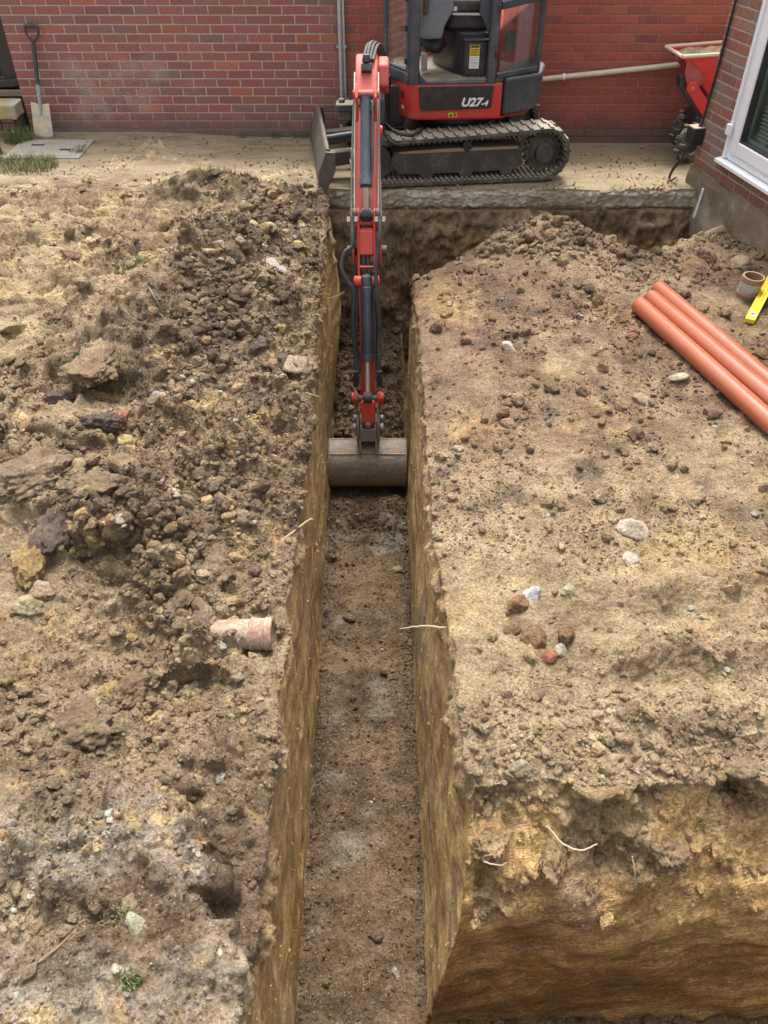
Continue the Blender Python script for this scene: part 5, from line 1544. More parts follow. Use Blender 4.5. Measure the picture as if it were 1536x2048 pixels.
def scatter(name, n, px_lo, px_hi, power, templates, seed, tint_amp, sink=.25, pale=.0, smooth=False, stone=False, where='c'):
    r = np.random.default_rng(seed)
    idx = np.searchsorted(CDF[where], r.random(n))
    P = GP.reshape(-1, 3)[idx]; C = GC.reshape(-1, 3)[idx]
    dist = np.linalg.norm(P - np.array([0, 0, 2.45]), axis=1)
    u = r.random(n)
    px = px_lo * (1 - u * (1 - (px_lo / px_hi) ** power)) ** (-1 / power)
    rad = .5 * px * dist / 1600
    rad = np.minimum(rad, .055)
    Rm = rand_rot(n, r)
    if stone:
        pal = np.array([(.40, .37, .32), (.36, .29, .19), (.30, .22, .13), (.50, .47, .42), (.34, .22, .08), (.22, .17, .13)])
        k = r.choice(len(pal), n, p=[.26, .26, .2, .10, .10, .08])
        C = .35 * C + .65 * pal[k]
    C = C * (1 + r.uniform(-tint_amp, tint_amp, (n, 1))) * (1 + r.uniform(-.04, .04, (n, 3)))
    which = r.integers(0, len(templates), n)
    Vs, Fs, Cs = [], [], []; off = 0
    for t, (V, F) in enumerate(templates):
        m = which == t
        k = int(m.sum())
        if not k: continue
        W = np.einsum('nij,vj->nvi', Rm[m], V) * rad[m][:, None, None]
        W[..., 2] *= .85
        W = W + P[m][:, None, :] + np.array([0, 0, 1]) * (rad[m] * (.55 - sink))[:, None, None]
        Vs.append(W.reshape(-1, 3)); Cs.append(np.repeat(C[m], len(V), 0))
        f = F[None] + (off + np.arange(k) * len(V))[:, None, None]
        Fs.append(f.reshape(-1, 3)); off += k * len(V)
    V = np.concatenate(Vs).astype(np.float32); F = np.concatenate(Fs).astype(np.int32); Cc = np.concatenate(Cs)
    me = bpy.data.meshes.new(name)
    me.vertices.add(len(V)); me.vertices.foreach_set('co', V.reshape(-1))
    me.loops.add(F.size); me.loops.foreach_set('vertex_index', F.reshape(-1))
    me.polygons.add(len(F)); me.polygons.foreach_set('loop_start', np.arange(0, F.size, 3, dtype=np.int32))
    me.polygons.foreach_set('use_smooth', np.full(len(F), smooth))
    me.update(calc_edges=True)
    for nm, A in (('soil', np.clip(Cc, .02, .8)), ('smear', np.tile(np.array([[0, 0, .25]]), (len(V), 1)))):
        at = me.color_attributes.new(nm, 'FLOAT_COLOR', 'POINT')
        at.data.foreach_set('color', np.concatenate([A, np.ones((len(V), 1))], 1).reshape(-1).astype(np.float32))
    me.materials.append(SOIL)
    o = bpy.data.objects.new(name, me); o['kind'] = 'stuff'; COL.objects.link(o)
    return o

HT = [hull_template(9, s) for s in range(8)]
HM = [hull_template(15, 50 + s) for s in range(8)]
IC = [facet_template(2, 70 + 3 * s, .22) for s in range(10)]
scatter('soil_crumbs', 56000, 3.6, 13, 2.0, HT, 11, .26)
scatter('soil_lumps', 5600, 10, 36, 1.7, IC, 12, .22, sink=.3, where='l')
scatter('gravel', 9500, 4.0, 17, 2.1, HM, 13, .16, stone=True, where='g')

# crumbs dropped on the path
def path_crumbs(n, seed):
    r = np.random.default_rng(seed)
    V, F, C = [], [], []
    off = 0
    for i in range(n):
        x = r.uniform(-3.4, 2.6); y = 7.02 + 1.35 * r.random() ** 1.5
        if float(perlin(np.array([x * 1.6]), np.array([y * 3.]), np.array([0.]), 811)[0]) + r.uniform(-.3, .3) < -.1: continue
        T, Fc = HT[int(r.integers(0, 8))]
        rad = .5 * (2.2 + 5.5 * r.random() ** 3) * 7.8 / 1600
        M = rand_rot(1, r)[0]
        V.append(T @ M.T * rad + np.array([x, y, float(path_z(np.array([x]), np.array([y]))[0]) + rad * .35]))
        F.append(Fc + off); off += len(T)
        c = np.array([(.34, .27, .18), (.27, .205, .135), (.20, .15, .10), (.42, .36, .27)][int(r.integers(0, 4))]) * r.uniform(.85, 1.15)
        C.append(np.tile(c, (len(T), 1)))
    V = np.concatenate(V); F = np.concatenate(F); C = np.concatenate(C)
    me = bpy.data.meshes.new('path_crumbs'); me.from_pydata(V.tolist(), [], F.tolist())
    for nm, A in (('soil', C), ('smear', np.tile(np.array([[0, 0, .25]]), (len(V), 1)))):
        at = me.color_attributes.new(nm, 'FLOAT_COLOR', 'POINT')
        at.data.foreach_set('color', np.concatenate([A, np.ones((len(V), 1))], 1).reshape(-1).astype(np.float32))
    me.materials.append(SOIL)
    o = bpy.data.objects.new('path_crumbs', me); o['kind'] = 'stuff'; COL.objects.link(o)
path_crumbs(3000, 17)

# ------------------------------------------------------------------ single stones and clods
def mesh_from(name, V, F, smooth, mat):
    me = bpy.data.meshes.new(name); me.from_pydata(V.tolist(), [], F.tolist()); me.materials.append(mat)
    me.polygons.foreach_set('use_smooth', [smooth] * len(F)); me.update()
    return me
def rock_template(seed):
    """a split stone: hull with its edges worn round"""
    V, F = hull_template(18, seed, .72)
    bm = bmesh.new(); vs = [bm.verts.new(v) for v in V]
    for f in F: bm.faces.new([vs[i] for i in f])
    bmesh.ops.dissolve_limit(bm, angle_limit=R(16), verts=bm.verts[:], edges=bm.edges[:])
    bmesh.ops.bevel(bm, geom=bm.edges[:], offset=.09, segments=2, affect='EDGES', clamp_overlap=True)
    bmesh.ops.triangulate(bm, faces=bm.faces[:])
    bmesh.ops.subdivide_edges(bm, edges=[e for e in bm.edges if e.calc_length() > .35], cuts=1)
    bmesh.ops.triangulate(bm, faces=bm.faces[:])
    bm.verts.index_update()
    V = np.array([v.co[:] for v in bm.verts]); F = np.array([[v.index for v in f.verts] for f in bm.faces]); bm.free()
    V = V * (1 + .07 * perlin(V[:, 0] * 4, V[:, 1] * 4, V[:, 2] * 4, seed))[:, None]
    return V, F
STONE_M = soil_material('stone', True)
ROCKS = [mesh_from('split_stone', *facet_template(4, 900 + s, .05, 11, .68), True, STONE_M) for s in range(12)]
CLODS = [mesh_from('clod', *facet_template(4, 500 + 5 * s, .17, 15, .78), True, LUMP) for s in range(14)]
KIND = {'white': (.48, .44, .365), 'grey': (.36, .34, .30), 'tan': (.38, .305, .205), 'brown': (.235, .17, .115), 'dark': (.105, .08, .06),
        'ochre': (.40, .30, .145), 'brick': (.33, .155, .105), 'rust': (.25, .16, .09), 'bluegrey': (.46, .47, .48)}
STONES = [
(-0.738,0.975,0.077,'white','largest white angular stone on the gravelly ground at lower left'),
(-0.764,0.859,0.032,'white','pale oblong stone just below the largest white one at lower left'),
(-0.77,1.048,0.068,'tan','rounded tan lump touching the top of the largest white stone'),
(-0.872,1.032,0.045,'brown','brown lump left of the largest white stone at lower left'),
(-1.03,1.142,0.047,'dark','dark brown lump on pale gravel near the left edge'),
(-0.595,1.311,0.024,'white','small white chip alone on the bare brown slope left of trench'),
(-0.897,1.317,0.037,'grey','pale grey stone on fine gravel left of the lone white chip'),
(-1.209,2.745,0.067,'white','white chalky stone among brown clods left of trench'),
(-1.395,2.769,0.086,'ochre','ochre stone left of the white chalky stone on the bank'),
(-1.436,2.889,0.117,'ochre','broad flat ochre stone with dark top on the left bank'),
(-1.286,2.955,0.129,'grey','pale grey oblong stone right of the broad flat ochre stone'),
(-1.304,3.16,0.143,'brown','large brown angular slab of stone on the left bank'),
(-1.19,3.101,0.076,'ochre','bright ochre stone touching the large brown slab of stone'),
(-1.05,3.046,0.08,'grey','pale upright stone between the ochre stones of the left bank'),
(-0.891,3.066,0.081,'ochre','orange tinted stone nearest the trench on the left bank'),
(-0.972,2.982,0.07,'brick','reddish broken tile piece lying beside the orange stone'),
(-1.462,3.657,0.099,'brick','reddish brick fragment under the overhanging turf on the left'),
(-1.384,3.466,0.08,'ochre','ochre stone below the reddish brick fragment'),
(-1.272,3.826,0.118,'grey','grey angular stone at the foot of the brown mound'),
(-0.53,4.188,0.187,'tan','largest pale sandy block at the left lip of trench'),
(-0.756,4.334,0.137,'dark','dark earthy lump among pebbles near the left trench lip'),
(-0.838,4.198,0.048,'grey','smooth grey pebble under the dark earthy lump'),
(-0.653,4.534,0.075,'ochre','ochre pebble above the dark earthy lump near the trench'),
(-1.065,6.354,0.079,'tan','pale tan stone alone on dark topsoil near the blade'),
(-0.612,5.549,0.129,'ochre','yellow clay lump sitting at the far left lip of trench'),
(-1.378,5.472,0.148,'tan','tan lump on the crest of the spoil mound'),
(-0.99,5.125,0.149,'brown','round brown boulder of soil on the spoil mound'),
(-0.741,5.134,0.15,'grey','grey flat faced block on the trench side of the spoil mound'),
(-2.277,5.609,0.123,'brown','brown lump alone on the tracked sandy ground at left'),
(-2.383,4.666,0.173,'tan','flat pale sandstone lying at the left edge of photo'),
(-1.018,2.138,0.051,'grey','smooth grey pebble standing in a dark hollow of the bank'),
(-0.944,1.774,0.047,'white','whitish pebble beside a dark hole low on the left bank'),
(-0.695,2.214,0.056,'grey','smooth dark grey cobble under the clay pipe end'),
(-0.704,2.128,0.03,'brick','tiny bright red brick chip below the clay pipe'),
(-1.167,2.043,0.091,'ochre','ochre lump above the smeared clay on the left bank'),
(1.2,2.871,0.141,'white','largest white stone on the right hand platform'),
(1.151,2.66,0.107,'white','white flat stone just below the largest one on the platform'),
(0.809,4.564,0.109,'white','white flat stone near ash on the far platform'),
(1.779,4.184,0.115,'white','pale flat stone beside the near orange pipe'),
(1.513,3.965,0.099,'tan','tan oval stone on the platform left of the near orange pipe'),
(1.625,4.703,0.072,'brick','bright red brick bit beside the orange pipe ends'),
(0.409,3.525,0.055,'white','small white cobble near the right lip of trench'),
(0.594,2.397,0.124,'rust','largest rust brown lump in the clod cluster on the platform'),
(0.56,2.275,0.078,'rust','rust brown lump just below the largest in the clod cluster'),
(0.636,2.206,0.11,'rust','wide brown lump in the middle of the clod cluster'),
(0.779,2.211,0.093,'rust','brown lump at the right end of the clod cluster'),
(0.686,2.118,0.062,'brick','orange brick lump at the lower end of the clod cluster'),
(0.742,2.152,0.067,'white','white sliver of stone beside the orange brick lump'),
(0.656,2.442,0.098,'bluegrey','bluish white crumbly mortar piece above the clod cluster'),
(0.828,2.457,0.081,'tan','tan square lump right of the bluish mortar piece'),
(0.396,1.767,0.069,'tan','tan lump on the right lip of trench, near front'),
(0.953,1.798,0.077,'brown','brown lump at the end of a ridge on the platform'),
(1.384,1.718,0.068,'tan','pale lump at the right edge of platform near front'),
(0.502,1.608,0.085,'tan','sandy lump near the front corner of the platform'),
(1.311,1.579,0.111,'brown','large brown clod at front right of the platform'),
(0.935,1.583,0.03,'white','small white pebble above the pale root'),
(0.789,1.386,0.057,'brown','pointed brown clod hanging under the pale root'),
(0.056,1.387,0.051,'grey','pale grey pebble on trench floor near the bottom edge'),
(0.089,4.036,0.05,'tan','flat tan chip on trench floor below the bucket'),
(0.816,2.985,0.059,'grey','grey flat stone on the platform between trench and largest white stone'),
(1.467,5.34,0.1,'dark','dark clod on far platform, below the mound'),
(2.438,5.85,0.168,'brown','brown lump beside the old pipe mouth at house plinth'),
(2.675,5.761,0.151,'tan','buff rock against the house plinth by the rusty collar'),
(-1.531,2.464,0.135,'tan','large sandy clod among clods at the left edge bank'),
(-1.553,2.377,0.134,'tan','long sandy clod under the large one at left edge bank'),
]
def place_lump(name, me, x, y, w, col, label, cat, group=None, flat=1.0, lift=.08):
    z, nrm = drop(x, y)
    o = bpy.data.objects.new(name, me); COL.objects.link(o)
    r = w / 2
    o.location = (x, y, z + r * lift * flat)
    o.rotation_euler = (random.uniform(-.5, .5), random.uniform(-.5, .5), random.uniform(0, 6.28))
    o.scale = (r * random.uniform(.95, 1.1), r * random.uniform(.85, 1.1), r * flat * random.uniform(.85, 1.05))
    o.color = (*vary(col, .08), 1)
    tag(o, label, cat, group)
    return o
for i, (x, y, w, k, lab) in enumerate(STONES):
    soft = ('lump' in lab or 'clod' in lab or 'boulder' in lab) and k in ('brown', 'dark', 'tan', 'rust', 'ochre')
    if k == 'brick': nm, cat = 'brick_fragment', 'brick fragment'
    elif soft: nm, cat = 'soil_clod', 'clod'
    else: nm, cat = 'stone', 'stone'
    place_lump(nm, CLODS[i % 14] if soft else ROCKS[i % 12], x, y, w, KIND[k], lab, cat, flat=.62 if 'flat' in lab else 1.0)

# many more loose clods, each an object of its own, alike within their patch
random.seed(31)
PATCHES = [  # centre x, y, spread x, y, count, size range, colours, label, group
    (-1.00, 5.30, .38, .42, 34, (.045, .11), ('tan', 'brown', 'grey'), 'clod on the spoil mound', 'clods on the spoil mound'),
    (-.62, 5.95, .22, .45, 16, (.04, .09), ('dark', 'brown'), 'topsoil clod along the far left lip', 'dark clods at the far left lip'),
    (-.78, 3.45, .24, .75, 34, (.022, .06), ('tan', 'brown', 'ochre', 'grey'), 'clod on the stony slope by the trench', 'clods on the stony slope'),
    (-1.25, 2.55, .30, .28, 26, (.025, .075), ('tan', 'brown', 'ochre'), 'clod on the left bank below the turf', 'clods on the left bank'),
    (-.72, 1.95, .20, .30, 24, (.02, .05), ('tan', 'brown', 'grey'), 'clod near the old clay pipe', 'clods near the clay pipe'),
    (-.90, 1.05, .32, .22, 20, (.016, .034), ('tan', 'grey', 'white'), 'pebble on gravelly ground at lower left', 'pebbles at lower left'),
    (1.05, 1.62, .50, .14, 30, (.018, .05), ('tan', 'brown', 'ochre'), 'clod along the platform front rim', 'clods along the front rim'),
    (1.30, 6.15, .55, .25, 26, (.03, .07), ('tan', 'brown', 'grey'), 'clod on the low heap behind the platform', 'clods on the rear heap'),
    (1.25, 3.6, .55, 1.1, 24, (.018, .042), ('tan', 'grey', 'brown'), 'stray clod on the trodden platform', 'stray clods on the platform'),
    (-.12, 5.9, .22, .45, 22, (.03, .07), ('brown', 'dark'), 'clod on trench floor behind the bucket', 'clods behind the bucket'),
]
for cx, cy, sx, sy, n, (lo, hi), ks, lab, grp in PATCHES:
    for i in range(n):
        for _ in range(20):
            x, y = random.gauss(cx, sx), random.gauss(cy, sy)
            inside = (x < x_left(y) - .05) if cx < -.3 else ((x > x_right(y) + .10 and y > 1.5) if cx > .3 else (x_left(y) + .06 < x < x_right(y) - .06 and 5.3 < y < 6.7))
            if inside: break
        k = random.choice(ks)
        w = lo * (hi / lo) ** (random.random() ** 1.6)
        size = 'small' if w < lo * 1.25 else ('large' if w > lo * 1.7 else 'middling')
        tone = {'tan': 'pale sandy', 'brown': 'brown', 'grey': 'greyish', 'ochre': 'yellow ochre', 'dark': 'dark', 'white': 'whitish'}[k]
        dx, dy = (x - cx) / sx, (y - cy) / sy
        part = ('near end' if dy < -.5 else 'far end' if dy > .5 else 'middle') + (', left side' if dx < -.5 else ', right side' if dx > .5 else '')
        place_lump('soil_clod' if k != 'white' else 'stone', (CLODS if k not in ('grey', 'white') else ROCKS)[random.randrange(12)], x, y, w, KIND[k], f'{size} {tone} {lab} ({part})'.replace(' (', ', ').replace(')', ''), 'pebble' if 'pebble' in lab else 'clod', grp)

# slabs of turf and topsoil that overhang the bank
random.seed(5)
for x, y, w, h, c, lab in ((-1.66, 4.00, .42, .13, (.27, .20, .13), 'broad overhanging slab of turf and soil on the left bank'),
                           (-1.86, 3.86, .22, .10, (.13, .10, .08), 'dark crumbling turf lump left of the overhanging slab'),
                           (-1.50, 3.55, .22, .11, (.105, .082, .066), 'dark earth lump below the broad overhanging slab'),
                           (-1.72, 3.10, .46, .16, (.25, .19, .13), 'largest grey brown turf block at the left edge of photo'),
                           (-1.40, 3.00, .36, .15, (.23, .17, .115), 'turf block with dark ragged front near the left edge'),
                           (-1.52, 2.80, .34, .12, (.12, .092, .072), 'dark soil slab lying under the largest turf block'),
                           (-1.62, 2.62, .26, .11, (.33, .24, .12), 'yellow ochre clay block under the dark soil slab'),
                           (-1.06, 2.02, .20, .12, (.23, .17, .115), 'big brown clod at the hollow on the left bank'),
                           (-1.16, 1.78, .24, .13, (.24, .18, .12), 'big clod at the bottom of the left bank'),
                           (-.78, 2.62, .24, .12, (.25, .19, .13), 'big clod at left lip above the old clay pipe'),
                           (-.80, 2.33, .17, .10, (.23, .17, .12), 'clod resting on the buried end of the clay pipe'),
                           (-.92, 2.42, .18, .10, (.21, .155, .11), 'knobbly clod left of the old clay pipe'),
                           (.62, 1.36, .17, .11, (.30, .215, .12), 'rough clod bulging from the front face at its middle'),
                           (1.02, 1.40, .20, .13, (.27, .195, .115), 'rough dark clod bulging from the front face at right'),
                           (.40, 1.42, .14, .10, (.32, .23, .13), 'rough clod bulging from the front face near the corner')):
    me = mesh_from('soil_block', *facet_template(5, 2000 + int(abs(x * 370)), .24, 17, .85), True, LUMP)
    o = bpy.data.objects.new('soil_block', me); COL.objects.link(o)
    z = drop(x, y)[0]
    o.location = (x, y, z + h * .12); o.rotation_euler = (random.uniform(-.15, .15), random.uniform(-.15, .15), random.uniform(0, 6.3))
    o.scale = (w * .5, w * .42, h * .62); o.color = (*c, 1)
    tag(o, lab, 'soil block')

# ------------------------------------------------------------------ orange drain pipes
op = NT('orange_pvc'); _p = op.pos(); _n = op.noise(_p, 3.5, 5, .65)
ORANGE = op.bsdf(op.mix(op.ramp(_n, .50, .72, 0, .35), (.30, .085, .038), (.30, .145, .085)), op.ramp(_n, .3, .7, .25, .42), 0, None, .5)
INSIDE = painted('pipe_bore', (.16, .05, .025), .6, .2, dust=0)
pdir = Vector((.282, -.959, 0)).normalized(); pn = Vector((-pdir.y, pdir.x, 0)); PRAD = .0575
labs = ['orange drain pipe nearest the trench, leftmost of three side by side', 'middle one of three orange drain pipes lying side by side', 'orange drain pipe nearest the house, rightmost of three side by side']
for i, (off, st) in enumerate(((0, 0), (.121, -.06), (.239, -.16))):
    p0 = Vector((1.735, 5.03, 0)) + pn * off + pdir * st
    p1 = p0 + pdir * 3.0
    za = max(drop(*(p0 + pdir * s).xy)[0] for s in (0.02, .2, .4)); zb = max(drop(*(p0 + pdir * s).xy)[0] for s in (1.2, 2.0, 2.6))
    p0.z = za + PRAD - .004; p1.z = za + (zb - za) * 1.6 + PRAD - .004
    d = (p1 - p0).normalized()
    root = empty('drain_pipe', tuple(p0), labs[i], 'pipe', 'orange drain pipes on the platform')
    L = (p1 - p0).length
    MB().lathe(p0, d, [(.0, PRAD - .005), (.0, PRAD - .003), (.012, PRAD), (L, PRAD), (L, PRAD - .004)], 40).obj('tube', ORANGE, root, angle=60)
    MB().lathe(p0, d, [(L, PRAD - .0045), (.0005, PRAD - .0045)], 40).obj('bore', INSIDE, root)

# ------------------------------------------------------------------ spirit level
lv0, lvd = Vector((2.43, 4.84, 0)), Vector((.52, .855, 0)).normalized()
zl0 = drop(lv0.x, lv0.y)[0]; zl1 = drop(*(lv0 + lvd * .9).xy)[0]
lv = empty('spirit_level', (lv0.x, lv0.y, zl0), 'yellow spirit level with round end vial lying near the house', 'spirit level')
LVY = painted('yellow_enamel', (.80, .55, .02), .35, .10, dust=.1)
ldir = Vector((lvd.x, lvd.y, (zl1 + .03 - zl0) / .9)).normalized(); lside = Vector((-ldir.y, ldir.x, 0)).normalized(); lup = ldir.cross(-lside).normalized() * 1
if lup.z < 0: lup = -lup
LR = Matrix((ldir, lside, lup)).transposed()
lc = Vector((lv0.x, lv0.y, zl0 + .022))
MB().box(lc + ldir * .60, (1.19, .056, .020), LR).obj('body', LVY, lv, bevel=.002)
mb = MB()
for s in (-1, 1): mb.box(lc + ldir * .60 + lside * s * .030, (1.192, .006, .030), LR)
mb.obj('rail', LVY, lv, bevel=.002)
mb = MB()
for s in (-.010, .012): mb.box(lc + ldir * .62 + lside * s + lup * .0105, (1.0, .0022, .001), LR)
mb.obj('stripe', INK, lv)
MB().box(lc + ldir * .004, (.010, .058, .030), LR).obj('end_cap', painted('yellow_cap', (.72, .47, .02), .45, .2), lv, bevel=.002)
MB().lathe(lc + ldir * .085 + lup * .0102, lup, [(0, .0225), (.004, .0225), (.004, .015), (.001, .0145)], 28).obj('vial_ring', WHITE, lv)
MB().cyl(lc + ldir * .085 + lup * .010, lc + ldir * .085 + lup * .0118, .0148, n=24).obj('vial', painted('vial_green', (.10, .12, .06), .15, 0, dust=0), lv)

# ------------------------------------------------------------------ old salvaged pipe pieces
RUST = painted('rusty_clay', (.24, .125, .07), .7, .6, (.34, .27, .20), scale=14, dust=.4)
GLAZE = painted('grey_glaze', (.36, .33, .30), .55, .55, (.30, .19, .12), scale=12, dust=.3)
z = drop(2.56, 5.26)[0]
pc = empty('pipe_collar', (2.56, 5.26, z), 'short rusty brown pipe collar standing upright beside the house plinth', 'pipe collar')
tilt = Vector((.05, -.04, 1))
MB().lathe((2.56, 5.26, z - .015), tilt, [(0, .066), (.0, .074), (.035, .076), (.040, .070), (.105, .070)], 36).obj('rusty_foot', RUST, pc)
MB().lathe(Vector((2.56, 5.26, z - .015)) + tilt.normalized() * .045, tilt, [(0, .0705), (.005, .0725), (.065, .0725), (.07, .0705)], 36).obj('grey_band', GLAZE, pc)
MB().lathe(Vector((2.56, 5.26, z - .015)) + tilt.normalized() * .115, tilt, [(0, .0725), (.004, .077), (.035, .077), (.040, .073), (.038, .062), (-.1, .060)], 36).obj('rusty_rim', RUST, pc)
cm = NT('old_clay'); _p = cm.pos(); _a = cm.noise(_p, 16, 6, .72, .5); _b = cm.noise(_p, 75, 5, .72)
_c = cm.mix(cm.ramp(_a, .40, .56), (.30, .165, .11), (.36, .29, .225)); _c = cm.mix(cm.ramp(_a, .54, .66), _c, (.20, .145, .09))
_c = cm.mix(cm.ramp(_b, .3, .7), cm.mix(1.0, _c, (.68, .66, .64), 'MULTIPLY'), cm.mix(1.0, _c, (1.12, 1.1, 1.08), 'MULTIPLY'))
CLAYP = cm.bsdf(_c, .9, 0, cm.bump(_b, .6, .006), .2)
zc = drop(-.60, 2.31)[0]
cp = empty('clay_pipe', (-.60, 2.31, zc), 'broken pinkish clay drain pipe sticking out of the left bank', 'clay pipe')
zc = -.275
MB().lathe((-.79, 2.30, zc - .012), (1, .0, .03), [(0, .066), (.20, .068), (.205, .068)], 36).obj('barrel', CLAYP, cp)
MB().lathe((-.59, 2.30, zc - .006), (1, .0, .03), [(0, .0685), (.006, .074), (.016, .074), (.022, .0705), (.065, .0705), (.070, .075), (.098, .073), (.102, .066), (.095, .055), (-.15, .052)], 36).obj('socket', CLAYP, cp)
zs = drop(2.64, 6.45)[0]
sp_ = empty('pipe_mouth', (2.64, 6.45, -.2), 'dark open pipe mouth at the foot of the house plinth', 'pipe')
MB().lathe((2.64, 6.42, -.195), (.75, .45, .12), [(0, .040), (.0, .056), (.03, .058), (.30, .058), (.30, .04), (.02, .042), (.0, .040)], 30).obj('tube', RUST, sp_)

# ------------------------------------------------------------------ spade leaning on the wall
B0 = Vector((-3.31, 8.27, .055)); T0 = Vector((-3.395 + .155, 8.478, .955))
ax = (T0 - B0).normalized(); sx = Vector((1, 0, -.0)) ; sx = (sx - ax * sx.dot(ax)).normalized(); sn = sx.cross(ax).normalized()
if sn.y > 0: sn = -sn
spd = empty('spade', tuple(B0), 'mud crusted digging spade with black shaft leaning on the brick wall', 'spade')
sb = NT('spade_steel'); _p = sb.pos(); _a = sb.noise(_p, 14, 6, .7); _b = sb.noise(_p, 60, 5, .7)
SPB = sb.bsdf(sb.mix(sb.ramp(sb.math('ADD', _a, sb.math('MULTIPLY', _b, .2)), .48, .62), (.34, .36, .37), sb.mix(_b, (.46, .36, .21), (.66, .55, .38))), .7, 0, sb.bump(_b, .5, .006), .4)
V, F = [], []
NB, MBk = 13, 14
for j in range(MBk):
    t = j / (MBk - 1)
    for i in range(NB):
        s = i / (NB - 1) * 2 - 1
        hw = .092 - .006 * t
        h = .29 * t - (.022 * (1 - s * s) if t < .01 else .022 * (1 - s * s) * (1 - t)) * 1
        if t > .93: h -= .018 * (1 - abs(s)) * (1 if t > .99 else .5)
        V.append(B0 + ax * (h + .02) + sx * hw * s + sn * (.014 * s * s - .004 + .01 * t))
for j in range(MBk - 1):
    for i in range(NB - 1): F.append((j * NB + i, j * NB + i + 1, (j + 1) * NB + i + 1, (j + 1) * NB + i))
o = MB().add(V, F).obj('blade', SPB, spd); sol = o.modifiers.new('thickness', 'SOLIDIFY'); sol.thickness = .004; sol.offset = 0
mb = MB(); mb.tube([B0 + ax * .20 + sn * .010, B0 + ax * .27 + sn * .016, B0 + ax * .34 + sn * .016, B0 + ax * .46 + sn * .014], [.006, .014, .019, .021], 12); mb.obj('socket', painted('blue_grey_steel', (.26, .30, .33), .45, .3, dust=.1), spd)
mb = MB(); mb.tube([B0 + ax * .44 + sn * .014, B0 + ax * .80 + sn * .010], .0185, 12); mb.obj('shaft', painted('black_shaft', (.03, .036, .042), .5, .3, dust=.1), spd)
hb = B0 + ax * .78 + sn * .010
DH = painted('black_handle', (.025, .028, .032), .45, .15, dust=.2)
mb = MB()
for s in (-1, 1): mb.tube(spline([hb, hb + ax * .04 + sx * s * .016, hb + ax * .085 + sx * s * .050, hb + ax * .14 + sx * s * .062, hb + ax * .155 + sx * s * .056], 5), .0105, 9)
mb.obj('handle_yoke', DH, spd)
MB().tube(spline([hb + ax * .150 - sx * .064, hb + ax * .160 - sx * .03, hb + ax * .160 + sx * .03, hb + ax * .150 + sx * .064], 5), .0155, 12).obj('handle', DH, spd)

# leaning post at the left edge
MB().hexa([(-3.60, 7.76, -.03), (-3.53, 7.76, -.03), (-3.53, 7.80, -.03), (-3.60, 7.80, -.03), (-3.76, 7.92, .62), (-3.69, 7.92, .62), (-3.69, 7.96, .62), (-3.76, 7.96, .62)]).obj('leaning_post', painted('dark_post', (.045, .047, .05), .6, .3, dust=.3), None, bevel=.004)
tag(bpy.data.objects['leaning_post'], 'dark grey post leaning at the left edge beside the drain cover', 'post')

# ------------------------------------------------------------------ tracked dumper behind the house corner
DRED = painted('dumper_red', (.56, .022, .022), .4, .25, (.26, .16, .11), scale=7, wear=(.35, .06, .05), coat=.2, dust=.2)
RIMM = painted('rubbed_rim', (.60, .50, .40), .7, .5, (.42, .33, .22), scale=14, dust=.3)
du = empty('dumper', (2.95, 8.05, 0), 'small red skip dumper loaded with soil, half hidden behind the house corner', 'dumper')
rim = [(2.575, 8.30, .835), (2.615, 7.90, .835), (3.35, 7.86, .885), (3.35, 8.32, .885)]
low = [(2.93, 8.24, .50), (2.95, 7.95, .50), (3.32, 7.93, .44), (3.32, 8.26, .44)]
def shell(top, bot, th):
    mb = MB(); ct = sum((Vector(p) for p in top), Vector()) / 4; cbm = sum((Vector(p) for p in bot), Vector()) / 4
    ti = [ct + (Vector(p) - ct) * (1 - th) for p in top]; bi = [cbm + (Vector(p) - cbm) * (1 - th) + Vector((0, 0, .02)) for p in bot]
    vs = list(top) + list(bot) + ti + bi
    fs = []
    for k in range(4):
        k2 = (k + 1) % 4
        fs += [(k, k2, 4 + k2, 4 + k), (8 + k2, 8 + k, 12 + k, 12 + k2), (k2, k, 8 + k, 8 + k2)]
    fs += [(4, 5, 6, 7), (15, 14, 13, 12)]
    return mb.add(vs, fs)
hop = shell(rim, low, .05).obj('skip', DRED, du, bevel=.008)
mb = MB()
for k in range(4):
    a, b = Vector(rim[k]), Vector(rim[(k + 1) % 4]); mb.tube([a, b], .016, 8)
mb.obj('rim', RIMM, hop)
mb = MB(); mb.prism([(2.70, 7.905, .80), (2.66, 7.90, .79), (2.66, 7.89, .70), (2.72, 7.89, .58), (2.80, 7.89, .57), (2.86, 7.90, .66)], (0, -.012, 0)); mb.obj('tip_bracket', painted('scuffed_red', (.30, .04, .04), .6, .5), du, bevel=.004)
mb = MB(); mb.cyl((2.745, 7.87, .60), (2.745, 7.84, .60), .050, n=28); mb.obj('pivot_disc', DRED, du, bevel=.005)
mb = MB(); mb.cyl((2.745, 7.842, .60), (2.745, 7.832, .60), .014, n=12); mb.obj('pivot_pin', painted('brass', (.45, .33, .10), .4, .3, metal=.6), du)
mb = MB(); mb.prism([(2.73, 7.875, .635), (2.785, 7.875, .63), (2.98, 7.875, .42), (2.98, 7.875, .34), (2.92, 7.875, .34), (2.72, 7.875, .56)], (0, .03, 0)); mb.obj('lift_arm', DRED, du, bevel=.006)
mb = MB(); mb.prism([(2.63, 7.90, .68), (2.67, 7.90, .69), (2.85, 7.90, .47), (2.90, 7.90, .40), (2.90, 7.90, .26), (2.85, 7.90, .26), (2.84, 7.90, .39), (2.64, 7.90, .60)], (0, .10, 0)); mb.obj('chassis_arm', BLACKP, du, bevel=.01)
MB().box((3.20, 8.05, .27), (.7, .34, .16)).obj('chassis', BLACKP, du, bevel=.01)
